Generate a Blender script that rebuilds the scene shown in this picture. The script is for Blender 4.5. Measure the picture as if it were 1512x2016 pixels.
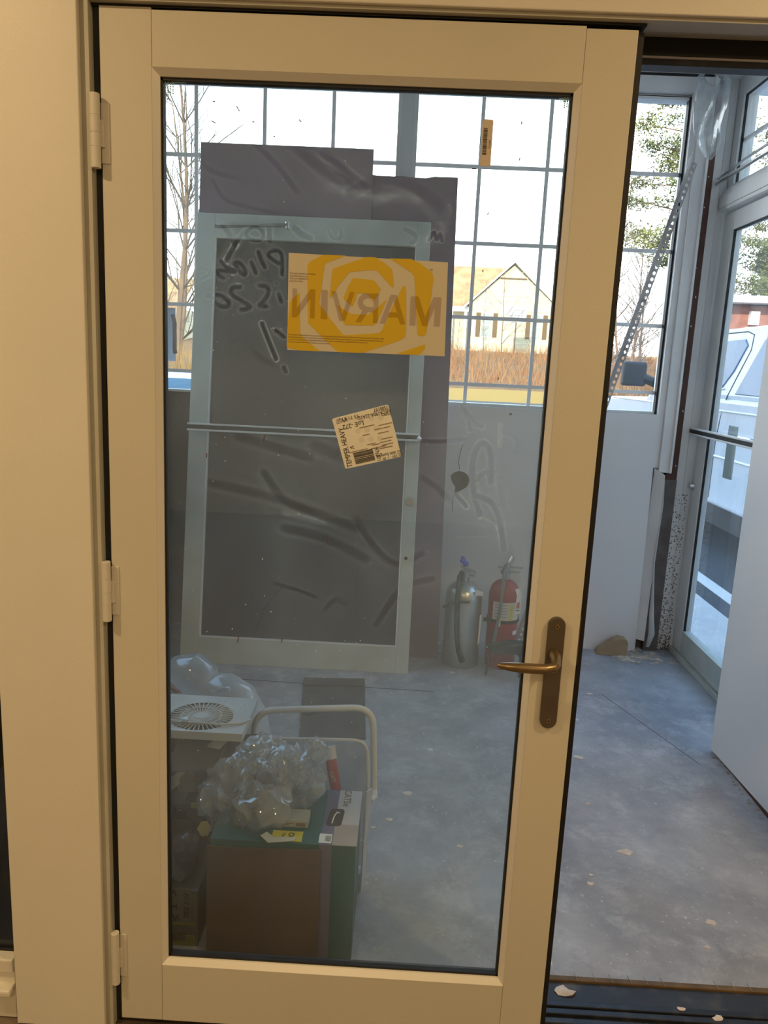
import bpy, bmesh, math, random
from mathutils import Vector, Matrix, noise
PI = math.pi
for o in list(bpy.data.objects): bpy.data.objects.remove(o, do_unlink=True)
S = bpy.context.scene
COL = S.collection
# ------------------------------------------------------------------ camera
cam = bpy.data.cameras.new('camera'); camo = bpy.data.objects.new('camera', cam); COL.objects.link(camo)
cam.sensor_fit = 'VERTICAL'; cam.sensor_height = 36.0; cam.sensor_width = 27.0; cam.lens = 1500 / 2016 * 36
cam.clip_start = 0.02; cam.clip_end = 600
_r = Vector((0.99852, 0.02946, 0.04561)); _f = Vector((-0.01933, 0.98150, -0.19052))   # image right, viewing direction
_f.normalize(); _r = (_r - _f * _r.dot(_f)).normalized(); _u = _r.cross(_f)
camo.matrix_world = Matrix(((_r.x, _u.x, -_f.x, 0.0), (_r.y, _u.y, -_f.y, -1.42), (_r.z, _u.z, -_f.z, 1.45), (0, 0, 0, 1)))
S.camera = camo
# ------------------------------------------------------------------ colour management
S.view_settings.view_transform = 'Standard'; S.view_settings.look = 'None'
S.view_settings.gamma = 1.0; S.view_settings.use_curve_mapping = False
S.view_settings.exposure = 0.0
# ------------------------------------------------------------------ sky
W = bpy.data.worlds.new('sky'); S.world = W; W.use_nodes = True
nt = W.node_tree; nt.nodes.clear()
wo = nt.nodes.new('ShaderNodeOutputWorld'); bg = nt.nodes.new('ShaderNodeBackground')
tc = nt.nodes.new('ShaderNodeTexCoord'); sx = nt.nodes.new('ShaderNodeSeparateXYZ'); cr = nt.nodes.new('ShaderNodeValToRGB')
nt.links.new(tc.outputs['Generated'], sx.inputs[0]); nt.links.new(sx.outputs['Z'], cr.inputs[0])
nt.links.new(cr.outputs[0], bg.inputs[0]); nt.links.new(bg.outputs[0], wo.inputs[0])
e = cr.color_ramp.elements
e[0].position = 0.0; e[0].color = (1.0, 0.97, 0.93, 1)
e[1].position = 1.0; e[1].color = (0.14, 0.27, 0.52, 1)
a = e.new(0.16); a.color = (0.98, 1.0, 1.0, 1)
a = e.new(0.36); a.color = (0.62, 0.76, 0.86, 1)
a = e.new(0.50); a.color = (0.34, 0.50, 0.68, 1)
bg.inputs[1].default_value = 5.6
# ------------------------------------------------------------------ sun, low behind the camera
sl = bpy.data.lights.new('sun', 'SUN'); sun = bpy.data.objects.new('sun', sl); COL.objects.link(sun)
sl.energy = 8.5; sl.angle = 0.01; sl.color = (1.0, 0.86, 0.66)
sun.rotation_euler = (math.radians(68), 0, math.radians(-14))
# ------------------------------------------------------------------ recessed downlights of the room (their fittings are built further down)
LAMPS = [(-0.29, -2.8), (-1.5, -1.0), (1.5, -1.0), (-2.2, -3.9), (1.9, -3.9)]
for lx, ly in LAMPS:
    l = bpy.data.lights.new('downlight_lamp', 'AREA'); lo = bpy.data.objects.new('downlight_lamp', l); COL.objects.link(lo)
    l.shape = 'DISK'; l.size = 0.15; l.energy = 24.5; l.color = (1.0, 0.70, 0.36); lo.location = (lx, ly, 2.688)

# ================================================================== helpers
def sc(r, g, b):
    f = lambda c: (c / 255 / 12.92) if c / 255 <= 0.04045 else ((c / 255 + 0.055) / 1.055) ** 2.4
    return (f(r), f(g), f(b), 1)
def newmat(name):
    m = bpy.data.materials.new(name); m.use_nodes = True
    return m, m.node_tree, m.node_tree.nodes['Principled BSDF']
def mat(name, col, rough=0.5, metal=0.0, col2=None, scale=8.0, bump=0.0, bscale=60.0, detail=6, lo=0.35, hi=0.65, spec=0.5, stretch=None):
    """Plain or two-tone procedural surface with optional fine relief (object coordinates)."""
    m, t, b = newmat(name)
    b.inputs['Base Color'].default_value = col; b.inputs['Roughness'].default_value = rough; b.inputs['Metallic'].default_value = metal
    b.inputs['Specular IOR Level'].default_value = spec
    co = t.nodes.new('ShaderNodeTexCoord'); src = co.outputs['Object']
    if stretch:
        mp = t.nodes.new('ShaderNodeMapping'); mp.inputs['Scale'].default_value = stretch; t.links.new(src, mp.inputs[0]); src = mp.outputs[0]
    if col2:
        n = t.nodes.new('ShaderNodeTexNoise'); n.inputs['Scale'].default_value = scale; n.inputs['Detail'].default_value = detail
        r = t.nodes.new('ShaderNodeValToRGB'); r.color_ramp.elements[0].position = lo; r.color_ramp.elements[1].position = hi
        r.color_ramp.elements[0].color = col; r.color_ramp.elements[1].color = col2
        t.links.new(src, n.inputs['Vector']); t.links.new(n.outputs['Fac'], r.inputs[0]); t.links.new(r.outputs[0], b.inputs['Base Color'])
    if bump:
        n2 = t.nodes.new('ShaderNodeTexNoise'); n2.inputs['Scale'].default_value = bscale; n2.inputs['Detail'].default_value = 4
        bp = t.nodes.new('ShaderNodeBump'); bp.inputs['Strength'].default_value = bump; bp.inputs['Distance'].default_value = 0.002
        t.links.new(src, n2.inputs['Vector']); t.links.new(n2.outputs['Fac'], bp.inputs['Height']); t.links.new(bp.outputs[0], b.inputs['Normal'])
    return m
def emat(name, col, s):
    m, t, b = newmat(name); b.inputs['Base Color'].default_value = col
    b.inputs['Emission Color'].default_value = col; b.inputs['Emission Strength'].default_value = s
    return m
def glassmat(name, tint=(0.9, 0.95, 0.94, 1), refl=0.08, rough=0.0, milk=0.0, milkcol=(0.8, 0.82, 0.82, 1), milkscale=6.0):
    """Thin pane: tinted transparent + facing-dependent reflection (+ a dusty share)."""
    m = bpy.data.materials.new(name); m.use_nodes = True; t = m.node_tree; t.nodes.clear()
    out = t.nodes.new('ShaderNodeOutputMaterial'); tr = t.nodes.new('ShaderNodeBsdfTransparent'); gl = t.nodes.new('ShaderNodeBsdfGlossy')
    tr.inputs[0].default_value = tint; gl.inputs['Roughness'].default_value = rough
    fr = t.nodes.new('ShaderNodeLayerWeight'); fr.inputs[0].default_value = 0.5
    pw = t.nodes.new('ShaderNodeMath'); pw.operation = 'POWER'; pw.inputs[1].default_value = 5.0; t.links.new(fr.outputs['Facing'], pw.inputs[0])
    mu = t.nodes.new('ShaderNodeMath'); mu.operation = 'MULTIPLY_ADD'; mu.inputs[1].default_value = 0.6; mu.inputs[2].default_value = refl
    mx = t.nodes.new('ShaderNodeMixShader')
    t.links.new(pw.outputs[0], mu.inputs[0]); t.links.new(mu.outputs[0], mx.inputs[0]); t.links.new(tr.outputs[0], mx.inputs[1]); t.links.new(gl.outputs[0], mx.inputs[2])
    last = mx
    if milk > 0:
        df = t.nodes.new('ShaderNodeBsdfDiffuse'); tl = t.nodes.new('ShaderNodeBsdfTranslucent'); df.inputs[0].default_value = milkcol; tl.inputs[0].default_value = milkcol
        m2 = t.nodes.new('ShaderNodeMixShader'); m2.inputs[0].default_value = 0.5
        t.links.new(df.outputs[0], m2.inputs[1]); t.links.new(tl.outputs[0], m2.inputs[2])
        co = t.nodes.new('ShaderNodeTexCoord'); n = t.nodes.new('ShaderNodeTexNoise'); n.inputs['Scale'].default_value = milkscale
        mr = t.nodes.new('ShaderNodeMapRange'); mr.inputs[1].default_value = 0.3; mr.inputs[2].default_value = 0.75; mr.inputs[3].default_value = milk * 0.5; mr.inputs[4].default_value = milk * 1.5
        t.links.new(co.outputs['Object'], n.inputs['Vector']); t.links.new(n.outputs['Fac'], mr.inputs[0])
        m3 = t.nodes.new('ShaderNodeMixShader'); t.links.new(mr.outputs[0], m3.inputs[0]); t.links.new(mx.outputs[0], m3.inputs[1]); t.links.new(m2.outputs[0], m3.inputs[2]); last = m3
    t.links.new(last.outputs[0], out.inputs[0])
    return m

class MB:
    """Collects shapes, then links them as one mesh object."""
    def __init__(s): s.b = bmesh.new()
    def _m(s, vs, fs, smooth=False):
        bv = [s.b.verts.new(v) for v in vs]
        for f in fs:
            try: fc = s.b.faces.new([bv[i] for i in f]); fc.smooth = smooth
            except ValueError: pass
        return s
    def box(s, x0, x1, y0, y1, z0, z1):
        return s._m([(x0,y0,z0),(x1,y0,z0),(x1,y1,z0),(x0,y1,z0),(x0,y0,z1),(x1,y0,z1),(x1,y1,z1),(x0,y1,z1)],
                    [(3,2,1,0),(4,5,6,7),(0,1,5,4),(1,2,6,5),(2,3,7,6),(3,0,4,7)])
    def prism(s, pts, d):
        """pts: a polygon in space, d: extrusion vector."""
        n = len(pts); d = Vector(d); p = [Vector(q) for q in pts]
        return s._m(p + [q + d for q in p], [tuple(range(n))[::-1], tuple(range(n, 2*n))] + [(i, (i+1) % n, n + (i+1) % n, n + i) for i in range(n)])
    def bar(s, a, b, w, h, up=(0,0,1)):
        a = Vector(a); b = Vector(b); d = (b - a).normalized(); up = Vector(up)
        sd = d.cross(up)
        if sd.length < 1e-4: sd = d.cross(Vector((1,0,0)))
        sd.normalize(); u = sd.cross(d)
        q = [-sd*w/2 - u*h/2, sd*w/2 - u*h/2, sd*w/2 + u*h/2, -sd*w/2 + u*h/2]
        return s.prism([a + k for k in q], b - a)
    def tube(s, pts, r, n=10, closed=False, cap=True):
        """Tube along points; r is a number or one radius per point."""
        P = [Vector(p) for p in pts]; m = len(P); R = [r]*m if not hasattr(r, '__len__') else r
        rings = []; ref = None
        for i in range(m):
            if closed: d = P[(i+1) % m] - P[i-1]
            else: d = P[min(i+1, m-1)] - P[max(i-1, 0)]
            d.normalize()
            if ref is None:
                ref = d.cross(Vector((0,0,1)))
                if ref.length < 1e-3: ref = d.cross(Vector((0,1,0)))
            ref = (ref - d*ref.dot(d))
            if ref.length < 1e-5: ref = d.orthogonal()
            ref.normalize(); q = d.cross(ref)
            rings.append([P[i] + (ref*math.cos(2*PI*k/n) + q*math.sin(2*PI*k/n))*R[i] for k in range(n)])
        vs = [v for rg in rings for v in rg]; fs = []
        for i in range(m if closed else m-1):
            j = (i+1) % m
            for k in range(n): fs.append((i*n+k, i*n+(k+1)%n, j*n+(k+1)%n, j*n+k))
        if cap and not closed: fs += [tuple(range(n))[::-1], tuple(range((m-1)*n, m*n))]
        return s._m(vs, fs, True)
    def lathe(s, prof, c=(0,0,0), n=24, axis='z'):
        """prof: list of (radius, height)."""
        vs = []; fs = []; c = Vector(c)
        for r, h in prof:
            for k in range(n):
                a = 2*PI*k/n; x, y = r*math.cos(a), r*math.sin(a)
                vs.append(c + (Vector((x, y, h)) if axis == 'z' else Vector((x, h, y)) if axis == 'y' else Vector((h, x, y))))
        for i in range(len(prof)-1):
            for k in range(n): fs.append((i*n+k, i*n+(k+1)%n, (i+1)*n+(k+1)%n, (i+1)*n+k))
        fs += [tuple(range(n))[::-1], tuple(range((len(prof)-1)*n, len(prof)*n))]
        nb = len(s.b.faces); s._m(vs, fs, True); s.b.faces.ensure_lookup_table()
        for f in list(s.b.faces)[-2:]: f.smooth = False
        return s
    def blob(s, c, r, sub=2, amp=0.0, fr=3.0, seed=0):
        bb = bmesh.new(); bmesh.ops.create_icosphere(bb, subdivisions=sub, radius=1)
        r = r if hasattr(r, '__len__') else (r, r, r); sd = Vector((seed*7.1, seed*3.3, seed))
        vs = []
        for v in bb.verts:
            k = 1 + amp*noise.noise(v.co*fr + sd)
            vs.append((c[0] + v.co.x*r[0]*k, c[1] + v.co.y*r[1]*k, c[2] + v.co.z*r[2]*k))
        fs = [[v.index for v in f.verts] for f in bb.faces]; bb.free()
        return s._m(vs, fs, True)
    def build(s, name, m, parent=None, bevel=0.0, seg=2, sharp=0.7):
        me = bpy.data.meshes.new(name); bmesh.ops.recalc_face_normals(s.b, faces=s.b.faces)
        if sharp:
            for e_ in s.b.edges:
                if len(e_.link_faces) == 2 and e_.link_faces[0].smooth and e_.calc_face_angle(0) > sharp: e_.smooth = False
                elif len(e_.link_faces) == 2 and not (e_.link_faces[0].smooth and e_.link_faces[1].smooth): e_.smooth = False
        s.b.to_mesh(me); s.b.free()
        o = bpy.data.objects.new(name, me); COL.objects.link(o); me.materials.append(m)
        if parent: o.parent = parent
        if bevel:
            bv = o.modifiers.new('bevel', 'BEVEL'); bv.width = bevel; bv.segments = seg; bv.limit_method = 'ANGLE'; bv.angle_limit = 0.6
        return o
def tag(o, label=None, cat=None, group=None, kind=None):
    if label: o['label'] = label
    if cat: o['category'] = cat
    if group: o['group'] = group
    if kind: o['kind'] = kind
    return o
def thing(name, label, cat, loc=(0,0,0), group=None, kind=None):
    o = bpy.data.objects.new(name, None); COL.objects.link(o); o.location = loc; o.empty_display_size = 0.05
    return tag(o, label, cat, group, kind)
class At:
    """Build children in world coordinates under an Empty that sits at loc."""
    def __init__(s, root): s.r = root
    def __call__(s, mb, name, m, parent=None, **k):
        o = mb.build(name, m, None, **k); p = parent or s.r; off = Vector(s.r.location)
        o.data.transform(Matrix.Translation(-off)); o.parent = p
        return o
def copy_tree(o, parent=None):
    c = o.copy(); COL.objects.link(c)
    if parent: c.parent = parent
    for ch in list(o.children): copy_tree(ch, c)
    return c
def text_mesh(body, size, align='CENTER', bold=0.0, ext=0.0004):
    cu = bpy.data.curves.new('t', 'FONT'); cu.body = body; cu.size = size; cu.align_x = align; cu.align_y = 'CENTER'; cu.extrude = ext; cu.offset = bold
    cu.resolution_u = 3
    o = bpy.data.objects.new('t', cu); COL.objects.link(o)
    dg = bpy.context.evaluated_depsgraph_get(); me = bpy.data.meshes.new_from_object(o.evaluated_get(dg))
    bpy.data.objects.remove(o, do_unlink=True)
    return me
def text(name, body, size, M, m, parent, align='CENTER', bold=0.0, sx=1.0, ext=0.0004):
    """Lettering as thin mesh; M places the text plane (x right, y up, z out)."""
    me = text_mesh(body, size, align, bold, ext); me.transform(Matrix.Scale(sx, 4, Vector((1,0,0)))); me.transform(M)
    if parent is not None:
        me.transform(Matrix.Translation(-Vector(root_loc(parent))))
    me.name = name; me.materials.clear(); me.materials.append(m)
    o = bpy.data.objects.new(name, me); COL.objects.link(o)
    if parent is not None: o.parent = parent
    return o
def root_loc(o):
    while o.parent: o = o.parent
    return o.location
def frame_xz(x, y, z, rot=0.0, back=False):
    """Text frame standing in the x-z plane, facing -y (towards the camera)."""
    M = Matrix.Translation((x, y, z)) @ Matrix.Rotation(rot, 4, 'Y') @ Matrix.Rotation(PI/2, 4, 'X')
    return M

# ================================================================== materials
M = {}
M['paint'] = mat('warm_white_paint', (0.76, 0.73, 0.64, 1), 0.42, bump=0.15, bscale=350, col2=(0.72, 0.69, 0.61, 1), scale=2.5)
M['doorpaint'] = mat('door_paint_beige', (0.63, 0.60, 0.50, 1), 0.42, bump=0.15, bscale=350, col2=(0.60, 0.57, 0.475, 1), scale=2.0)
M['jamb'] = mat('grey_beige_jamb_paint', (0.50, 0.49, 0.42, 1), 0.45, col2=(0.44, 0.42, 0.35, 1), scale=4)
M['bead'] = mat('glazing_bead_paint', (0.74, 0.71, 0.62, 1), 0.35)
M['black'] = mat('black_cladding', (0.006, 0.006, 0.008, 1), 0.5)
M['gasket'] = mat('dark_gasket', (0.012, 0.013, 0.014, 1), 0.6)
M['hinge'] = mat('painted_hinge', (0.66, 0.63, 0.56, 1), 0.4)
M['bronze'] = mat('satin_bronze', (0.30, 0.22, 0.12, 1), 0.33, 0.9, col2=(0.25, 0.18, 0.10, 1), scale=30)
M['bronze_plate'] = mat('aged_bronze_plate', (0.14, 0.115, 0.090, 1), 0.45, 0.6, bump=0.1, bscale=400)
M['screw'] = mat('screw_brass', (0.5, 0.38, 0.2, 1), 0.3, 1.0)
M['screwdark'] = mat('screw_recess', (0.02, 0.015, 0.01, 1), 0.6)
M['roomwall'] = mat('room_wall', (0.55, 0.50, 0.42, 1), 0.7)
M['roomceil'] = mat('room_ceiling', (0.7, 0.68, 0.62, 1), 0.8)
M['roomfloor'] = mat('room_floor', (0.16, 0.12, 0.09, 1), 0.5, col2=(0.2, 0.15, 0.11, 1), scale=3)
M['alu'] = mat('painted_white_aluminium', (0.80, 0.81, 0.81, 1), 0.4, col2=(0.72, 0.73, 0.72, 1), scale=3, bump=0.05)
M['alu_old'] = mat('weathered_aluminium_frame', (0.60, 0.64, 0.60, 1), 0.45, col2=(0.50, 0.53, 0.48, 1), scale=5, bump=0.08)
M['whitewood'] = mat('white_painted_trim', (0.82, 0.82, 0.82, 1), 0.5, col2=(0.74, 0.74, 0.74, 1), scale=4, bump=0.1)
M['muntin'] = mat('grey_white_muntin', (0.92, 0.93, 0.95, 1), 0.5)
M['drywall'] = mat('white_drywall_board', (0.82, 0.82, 0.82, 1), 0.75, col2=(0.78, 0.78, 0.79, 1), scale=2.2, bump=0.08, bscale=120)
M['mauve'] = mat('mauve_drywall_paper', (0.27, 0.20, 0.245, 1), 0.75, col2=(0.22, 0.165, 0.205, 1), scale=3, bump=0.1, bscale=90)
M['hollow'] = mat('hole_cavity', (0.12, 0.12, 0.11, 1), 0.9)
M['crack'] = mat('crack_dark', (0.03, 0.03, 0.03, 1), 0.9)
M['kneewall'] = mat('bare_grey_wall', (0.17, 0.165, 0.155, 1), 0.85, col2=(0.12, 0.11, 0.10, 1), scale=4, bump=0.2)
M['ceilv'] = mat('vestibule_ceiling_board', (0.82, 0.82, 0.82, 1), 0.8, col2=(0.76, 0.76, 0.76, 1), scale=4)
M['stud'] = mat('brown_rusty_post', (0.105, 0.042, 0.025, 1), 0.65, col2=(0.07, 0.03, 0.02, 1), scale=9, bump=0.2)
M['studgrey'] = mat('grey_brown_post_foot', (0.16, 0.135, 0.125, 1), 0.75, col2=(0.11, 0.09, 0.085, 1), scale=14, bump=0.3)
M['steel'] = mat('bright_steel', (0.62, 0.63, 0.64, 1), 0.28, 1.0)
M['blackrubber'] = mat('black_rubber', (0.015, 0.015, 0.017, 1), 0.55)
M['glass_door'] = glassmat('door_glass', (0.94, 0.975, 0.968, 1), 0.05)
M['glass_win'] = glassmat('window_glass', (0.96, 0.98, 0.98, 1), 0.05)
M['glass_old'] = glassmat('dusty_old_glass', (0.93, 0.97, 0.98, 1), 0.06, milk=0.05)
M['paper'] = mat('cream_paper', (0.60, 0.55, 0.42, 1), 0.6)
M['yellow'] = mat('yellow_print', (0.62, 0.42, 0.006, 1), 0.5)
M['ink_grey'] = glassmat('show_through_grey_print', (0.84, 0.80, 0.82, 1), 0.0)
M['ink'] = mat('dark_ink', (0.045, 0.035, 0.03, 1), 0.6)
M['ink_soft'] = mat('soft_brown_ink', (0.22, 0.16, 0.09, 1), 0.6)
M['label'] = mat('off_white_label', (0.80, 0.79, 0.70, 1), 0.5, col2=(0.76, 0.75, 0.66, 1), scale=40)
M['label_dot'] = mat('label_faint_dot', (0.68, 0.67, 0.58, 1), 0.5)
M['barc'] = mat('tan_label', (0.60, 0.52, 0.42, 1), 0.5)

def mat_concrete(name, base, dark, light, spotcol, spots=True):
    m, t, b = newmat(name); b.inputs['Roughness'].default_value = 0.6
    co = t.nodes.new('ShaderNodeTexCoord'); src = co.outputs['Object']
    def ns(scale, detail=8, dist=0.0, rough=0.6):
        n = t.nodes.new('ShaderNodeTexNoise'); n.inputs['Scale'].default_value = scale; n.inputs['Detail'].default_value = detail
        n.inputs['Distortion'].default_value = dist; n.inputs['Roughness'].default_value = rough; t.links.new(src, n.inputs['Vector']); return n
    def ramp(n, p0, c0, p1, c1):
        r = t.nodes.new('ShaderNodeValToRGB'); r.color_ramp.elements[0].position = p0; r.color_ramp.elements[1].position = p1
        r.color_ramp.elements[0].color = c0; r.color_ramp.elements[1].color = c1; t.links.new(n.outputs['Fac'], r.inputs[0]); return r
    def mix(fac, a, bb, bt='MIX'):
        x = t.nodes.new('ShaderNodeMix'); x.data_type = 'RGBA'; x.blend_type = bt
        if hasattr(fac, 'links'): t.links.new(fac, x.inputs[0])
        else: x.inputs[0].default_value = fac
        for v, i in ((a, 6), (bb, 7)):
            if hasattr(v, 'links'): t.links.new(v, x.inputs[i])
            else: x.inputs[i].default_value = v
        return x.outputs[2]
    c = mix(ramp(ns(2.2, 10, 0.15, .72), 0.38, (0,0,0,1), 0.66, (1,1,1,1)).outputs[0], dark, base)
    c = mix(ramp(ns(7, 12, 0.25, 0.78), 0.50, (0,0,0,1), 0.72, (0.8,0.8,0.8,1)).outputs[0], c, light)
    c = mix(ramp(ns(22, 8, 0.4, 0.75), 0.60, (0,0,0,1), 0.74, (0.55,0.55,0.55,1)).outputs[0], c, dark)
    c = mix(ramp(ns(60, 5), 0.645, (0,0,0,1), 0.69, (1,1,1,1)).outputs[0], c, light)
    if spots:
        v = t.nodes.new('ShaderNodeTexVoronoi'); v.inputs['Scale'].default_value = 4.5; v.inputs['Randomness'].default_value = 1
        nn = ns(12, 4); ad = t.nodes.new('ShaderNodeMath'); ad.operation = 'MULTIPLY_ADD'; ad.inputs[1].default_value = 0.16
        t.links.new(nn.outputs['Fac'], ad.inputs[0]); t.links.new(src, v.inputs['Vector']); t.links.new(v.outputs['Distance'], ad.inputs[2])
        r = t.nodes.new('ShaderNodeValToRGB'); r.color_ramp.elements[0].position = 0.125; r.color_ramp.elements[1].position = 0.14
        r.color_ramp.elements[0].color = (0.8,0.8,0.8,1); r.color_ramp.elements[1].color = (0,0,0,1)
        t.links.new(ad.outputs[0], r.inputs[0]); c = mix(r.outputs[0], c, spotcol)
    t.links.new(c, b.inputs['Base Color'])
    n2 = ns(35, 6); bp = t.nodes.new('ShaderNodeBump'); bp.inputs['Strength'].default_value = 0.25; bp.inputs['Distance'].default_value = 0.004
    t.links.new(n2.outputs['Fac'], bp.inputs['Height']); t.links.new(bp.outputs[0], b.inputs['Normal'])
    rr = ramp(ns(3, 5), 0.4, (0.38,0.38,0.38,1), 0.65, (0.75,0.75,0.75,1)); t.links.new(rr.outputs[0], b.inputs['Roughness'])
    return m
M['floor'] = mat_concrete('dusty_concrete_slab', (0.42, 0.43, 0.45, 1), (0.26, 0.27, 0.295, 1), (0.56, 0.57, 0.58, 1), (0.74, 0.71, 0.66, 1))
M['walk'] = mat_concrete('pale_sidewalk', (0.55, 0.56, 0.56, 1), (0.45, 0.46, 0.47, 1), (0.62, 0.62, 0.62, 1), (0.6,0.6,0.6,1), False)
M['asphalt'] = mat('asphalt', (0.045, 0.05, 0.06, 1), 0.85, col2=(0.075, 0.08, 0.09, 1), scale=30, bump=0.5, bscale=150)
M['dead_grass'] = mat('straw_grass', (0.52, 0.27, 0.04, 1), 0.95, col2=(0.40, 0.25, 0.05, 1), scale=3.0, bump=0.5, bscale=30)
M['bank'] = mat('russet_bank', (0.20, 0.085, 0.035, 1), 0.95, col2=(0.26, 0.15, 0.07, 1), scale=1.2, bump=0.6, bscale=10)
M['sill'] = mat('blue_black_sill', (0.022, 0.027, 0.038, 1), 0.38, 0.3, col2=(0.06, 0.06, 0.065, 1), scale=25, lo=0.5, hi=0.75)
M['sillwood'] = mat('brown_wood_strip', (0.16, 0.10, 0.04, 1), 0.6, col2=(0.10, 0.06, 0.025, 1), scale=20)
M['plaster'] = mat('plaster_chip', (0.72, 0.66, 0.58, 1), 0.85, col2=(0.6, 0.5, 0.42, 1), scale=30, bump=0.4)

# ================================================================== main room shell (behind the camera, reflected in the glass)
def struct(mb, name, m, label=None, parent=None, bevel=0.0):
    o = mb.build(name, m, parent, bevel=bevel)
    if parent is None: o['kind'] = 'structure'
    if label: o['label'] = label
    return o
struct(MB().box(-3.4, 3.2, -5.6, 0.0, -0.12, -0.004), 'floor_room', M['roomfloor'], 'dark floor of the lamplit room on the near side of the door')
struct(MB().box(-3.4, 3.2, -5.6, 0.0, 2.70, 2.8), 'ceiling_room', M['roomceil'], 'pale ceiling of the lamplit room on the near side of the door')
struct(MB().box(-3.5, -3.4, -5.6, 0.2, -0.12, 2.8), 'wall_room_left', M['roomwall'], 'beige side wall of the near room, outside the picture')
struct(MB().box(3.2, 3.3, -5.6, 0.2, -0.12, 2.8), 'wall_room_right', M['roomwall'], 'beige side wall of the near room, outside the picture')
struct(MB().box(-3.5, 3.3, -5.7, -5.6, -0.12, 2.8), 'wall_room_back', M['roomwall'], 'beige wall behind the viewer, outside the picture')
# building mass whose shade covers the lot
struct(MB().box(-14, 8, -12, 0.2, 2.85, 5.2), 'roof_main', M['roomwall'], 'flat roof mass of the building over the near room')
struct(MB().box(-14, -3.5, 0.0, 0.2, -0.1, 2.85).box(3.3, 8, 0.0, 0.2, -0.1, 2.85), 'wall_facade', M['roomwall'], 'outer walls of the building beside the glazed entry')
for lx, ly in LAMPS:
    r = thing('recessed_downlight', 'round recessed downlight in the ceiling of the near room', 'ceiling light', (lx, ly, 2.7), 'recessed downlights of the near room')
    At(r)(MB().lathe([(0.075, 2.692), (0.1, 2.692), (0.105, 2.699), (0.075, 2.699)], (lx, ly, 0)), 'trim_ring', M['roomceil'])

# ================================================================== front wall: casings, jambs, left window
struct(MB().box(-0.776, -0.583, -0.02, 0.03, 0.0, 2.30), 'trim_1', M['paint'], 'broad cream board casing left of the glazed door', bevel=0.002)
struct(MB().box(-0.583, 1.9, -0.02, 0.03, 2.036, 2.30), 'trim_2', M['paint'], 'cream head casing across the top of the door opening', bevel=0.002)
wf = MB().box(-3.4, -0.86, -0.01, 0.14, 2.3, 2.7).box(-0.86, 3.2, -0.01, 0.14, 2.3, 2.7).box(1.9, 3.2, -0.01, 0.14, 0, 2.3).box(-3.4, -1.7, -0.01, 0.14, 0, 2.3)
struct(wf, 'wall_front', M['roomwall'], 'wall around the door opening')
# stepped left jamb
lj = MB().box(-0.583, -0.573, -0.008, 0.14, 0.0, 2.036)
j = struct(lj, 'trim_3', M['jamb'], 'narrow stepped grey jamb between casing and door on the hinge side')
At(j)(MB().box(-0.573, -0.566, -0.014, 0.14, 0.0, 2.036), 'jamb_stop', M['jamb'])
At(j)(MB().box(-0.566, -0.556, 0.006, 0.14, 0.0, 2.036), 'weatherstrip', M['gasket'])
# head jamb with its grey soffit, black strip, white line and blue-black bar
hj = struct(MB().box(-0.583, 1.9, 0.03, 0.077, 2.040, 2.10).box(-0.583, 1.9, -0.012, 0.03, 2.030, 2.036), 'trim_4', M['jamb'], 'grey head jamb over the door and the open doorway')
A = At(hj)
A(MB().box(-0.583, 0.375, 0.001, 0.077, 2.026, 2.030).box(-0.583, 1.9, 0.077, 0.095, 2.012, 2.10), 'black_seal', M['black'])
A(MB().box(0.38, 1.9, 0.084, 0.092, 2.010, 2.014), 'white_bead', M['whitewood'])
A(MB().box(0.375, 1.9, 0.09, 0.12, 1.999, 2.011).box(-0.583, 1.9, 0.12, 0.2, 2.03, 2.3), 'outer_bar', M['sill'])
struct(MB().box(-0.75, 1.9, 0.2, 0.24, 2.06, 2.95).box(-1.75, -0.75, 0.14, 0.24, 2.3, 2.95), 'wall_above_door', M['whitewood'], 'white board wall over the doorway on the entry side')
struct(MB().box(1.345, 1.9, 0.03, 0.2, 0, 2.04), 'trim_5', M['paint'], 'far jamb of the open doorway, outside the picture')
# left side window with dark glass
w1 = struct(MB().box(-1.7, -0.785, -0.004, 0.05, 0.0, 0.118).box(-1.7, -1.62, -0.004, 0.05, 0.118, 2.3), 'window_1', M['paint'], 'narrow side window with dark glass at the left edge, cream sash below')
A = At(w1)
A(MB().box(-1.62, -0.785, -0.012, 0.03, 0.118, 0.150), 'sash_rail', M['paint'], bevel=0.003)
A(MB().box(-1.7, -0.785, -0.03, 0.0, 0.072, 0.088), 'sill_moulding', M['paint'], bevel=0.004)
A(MB().box(-1.62, -0.777, 0.018, 0.024, 0.15, 2.3), 'pane', glassmat('dark_side_glass', (0.42, 0.41, 0.36, 1), 0.04))
A(MB().box(-1.62, -0.777, 0.014, 0.028, 0.148, 0.156), 'gasket', M['gasket'])

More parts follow.
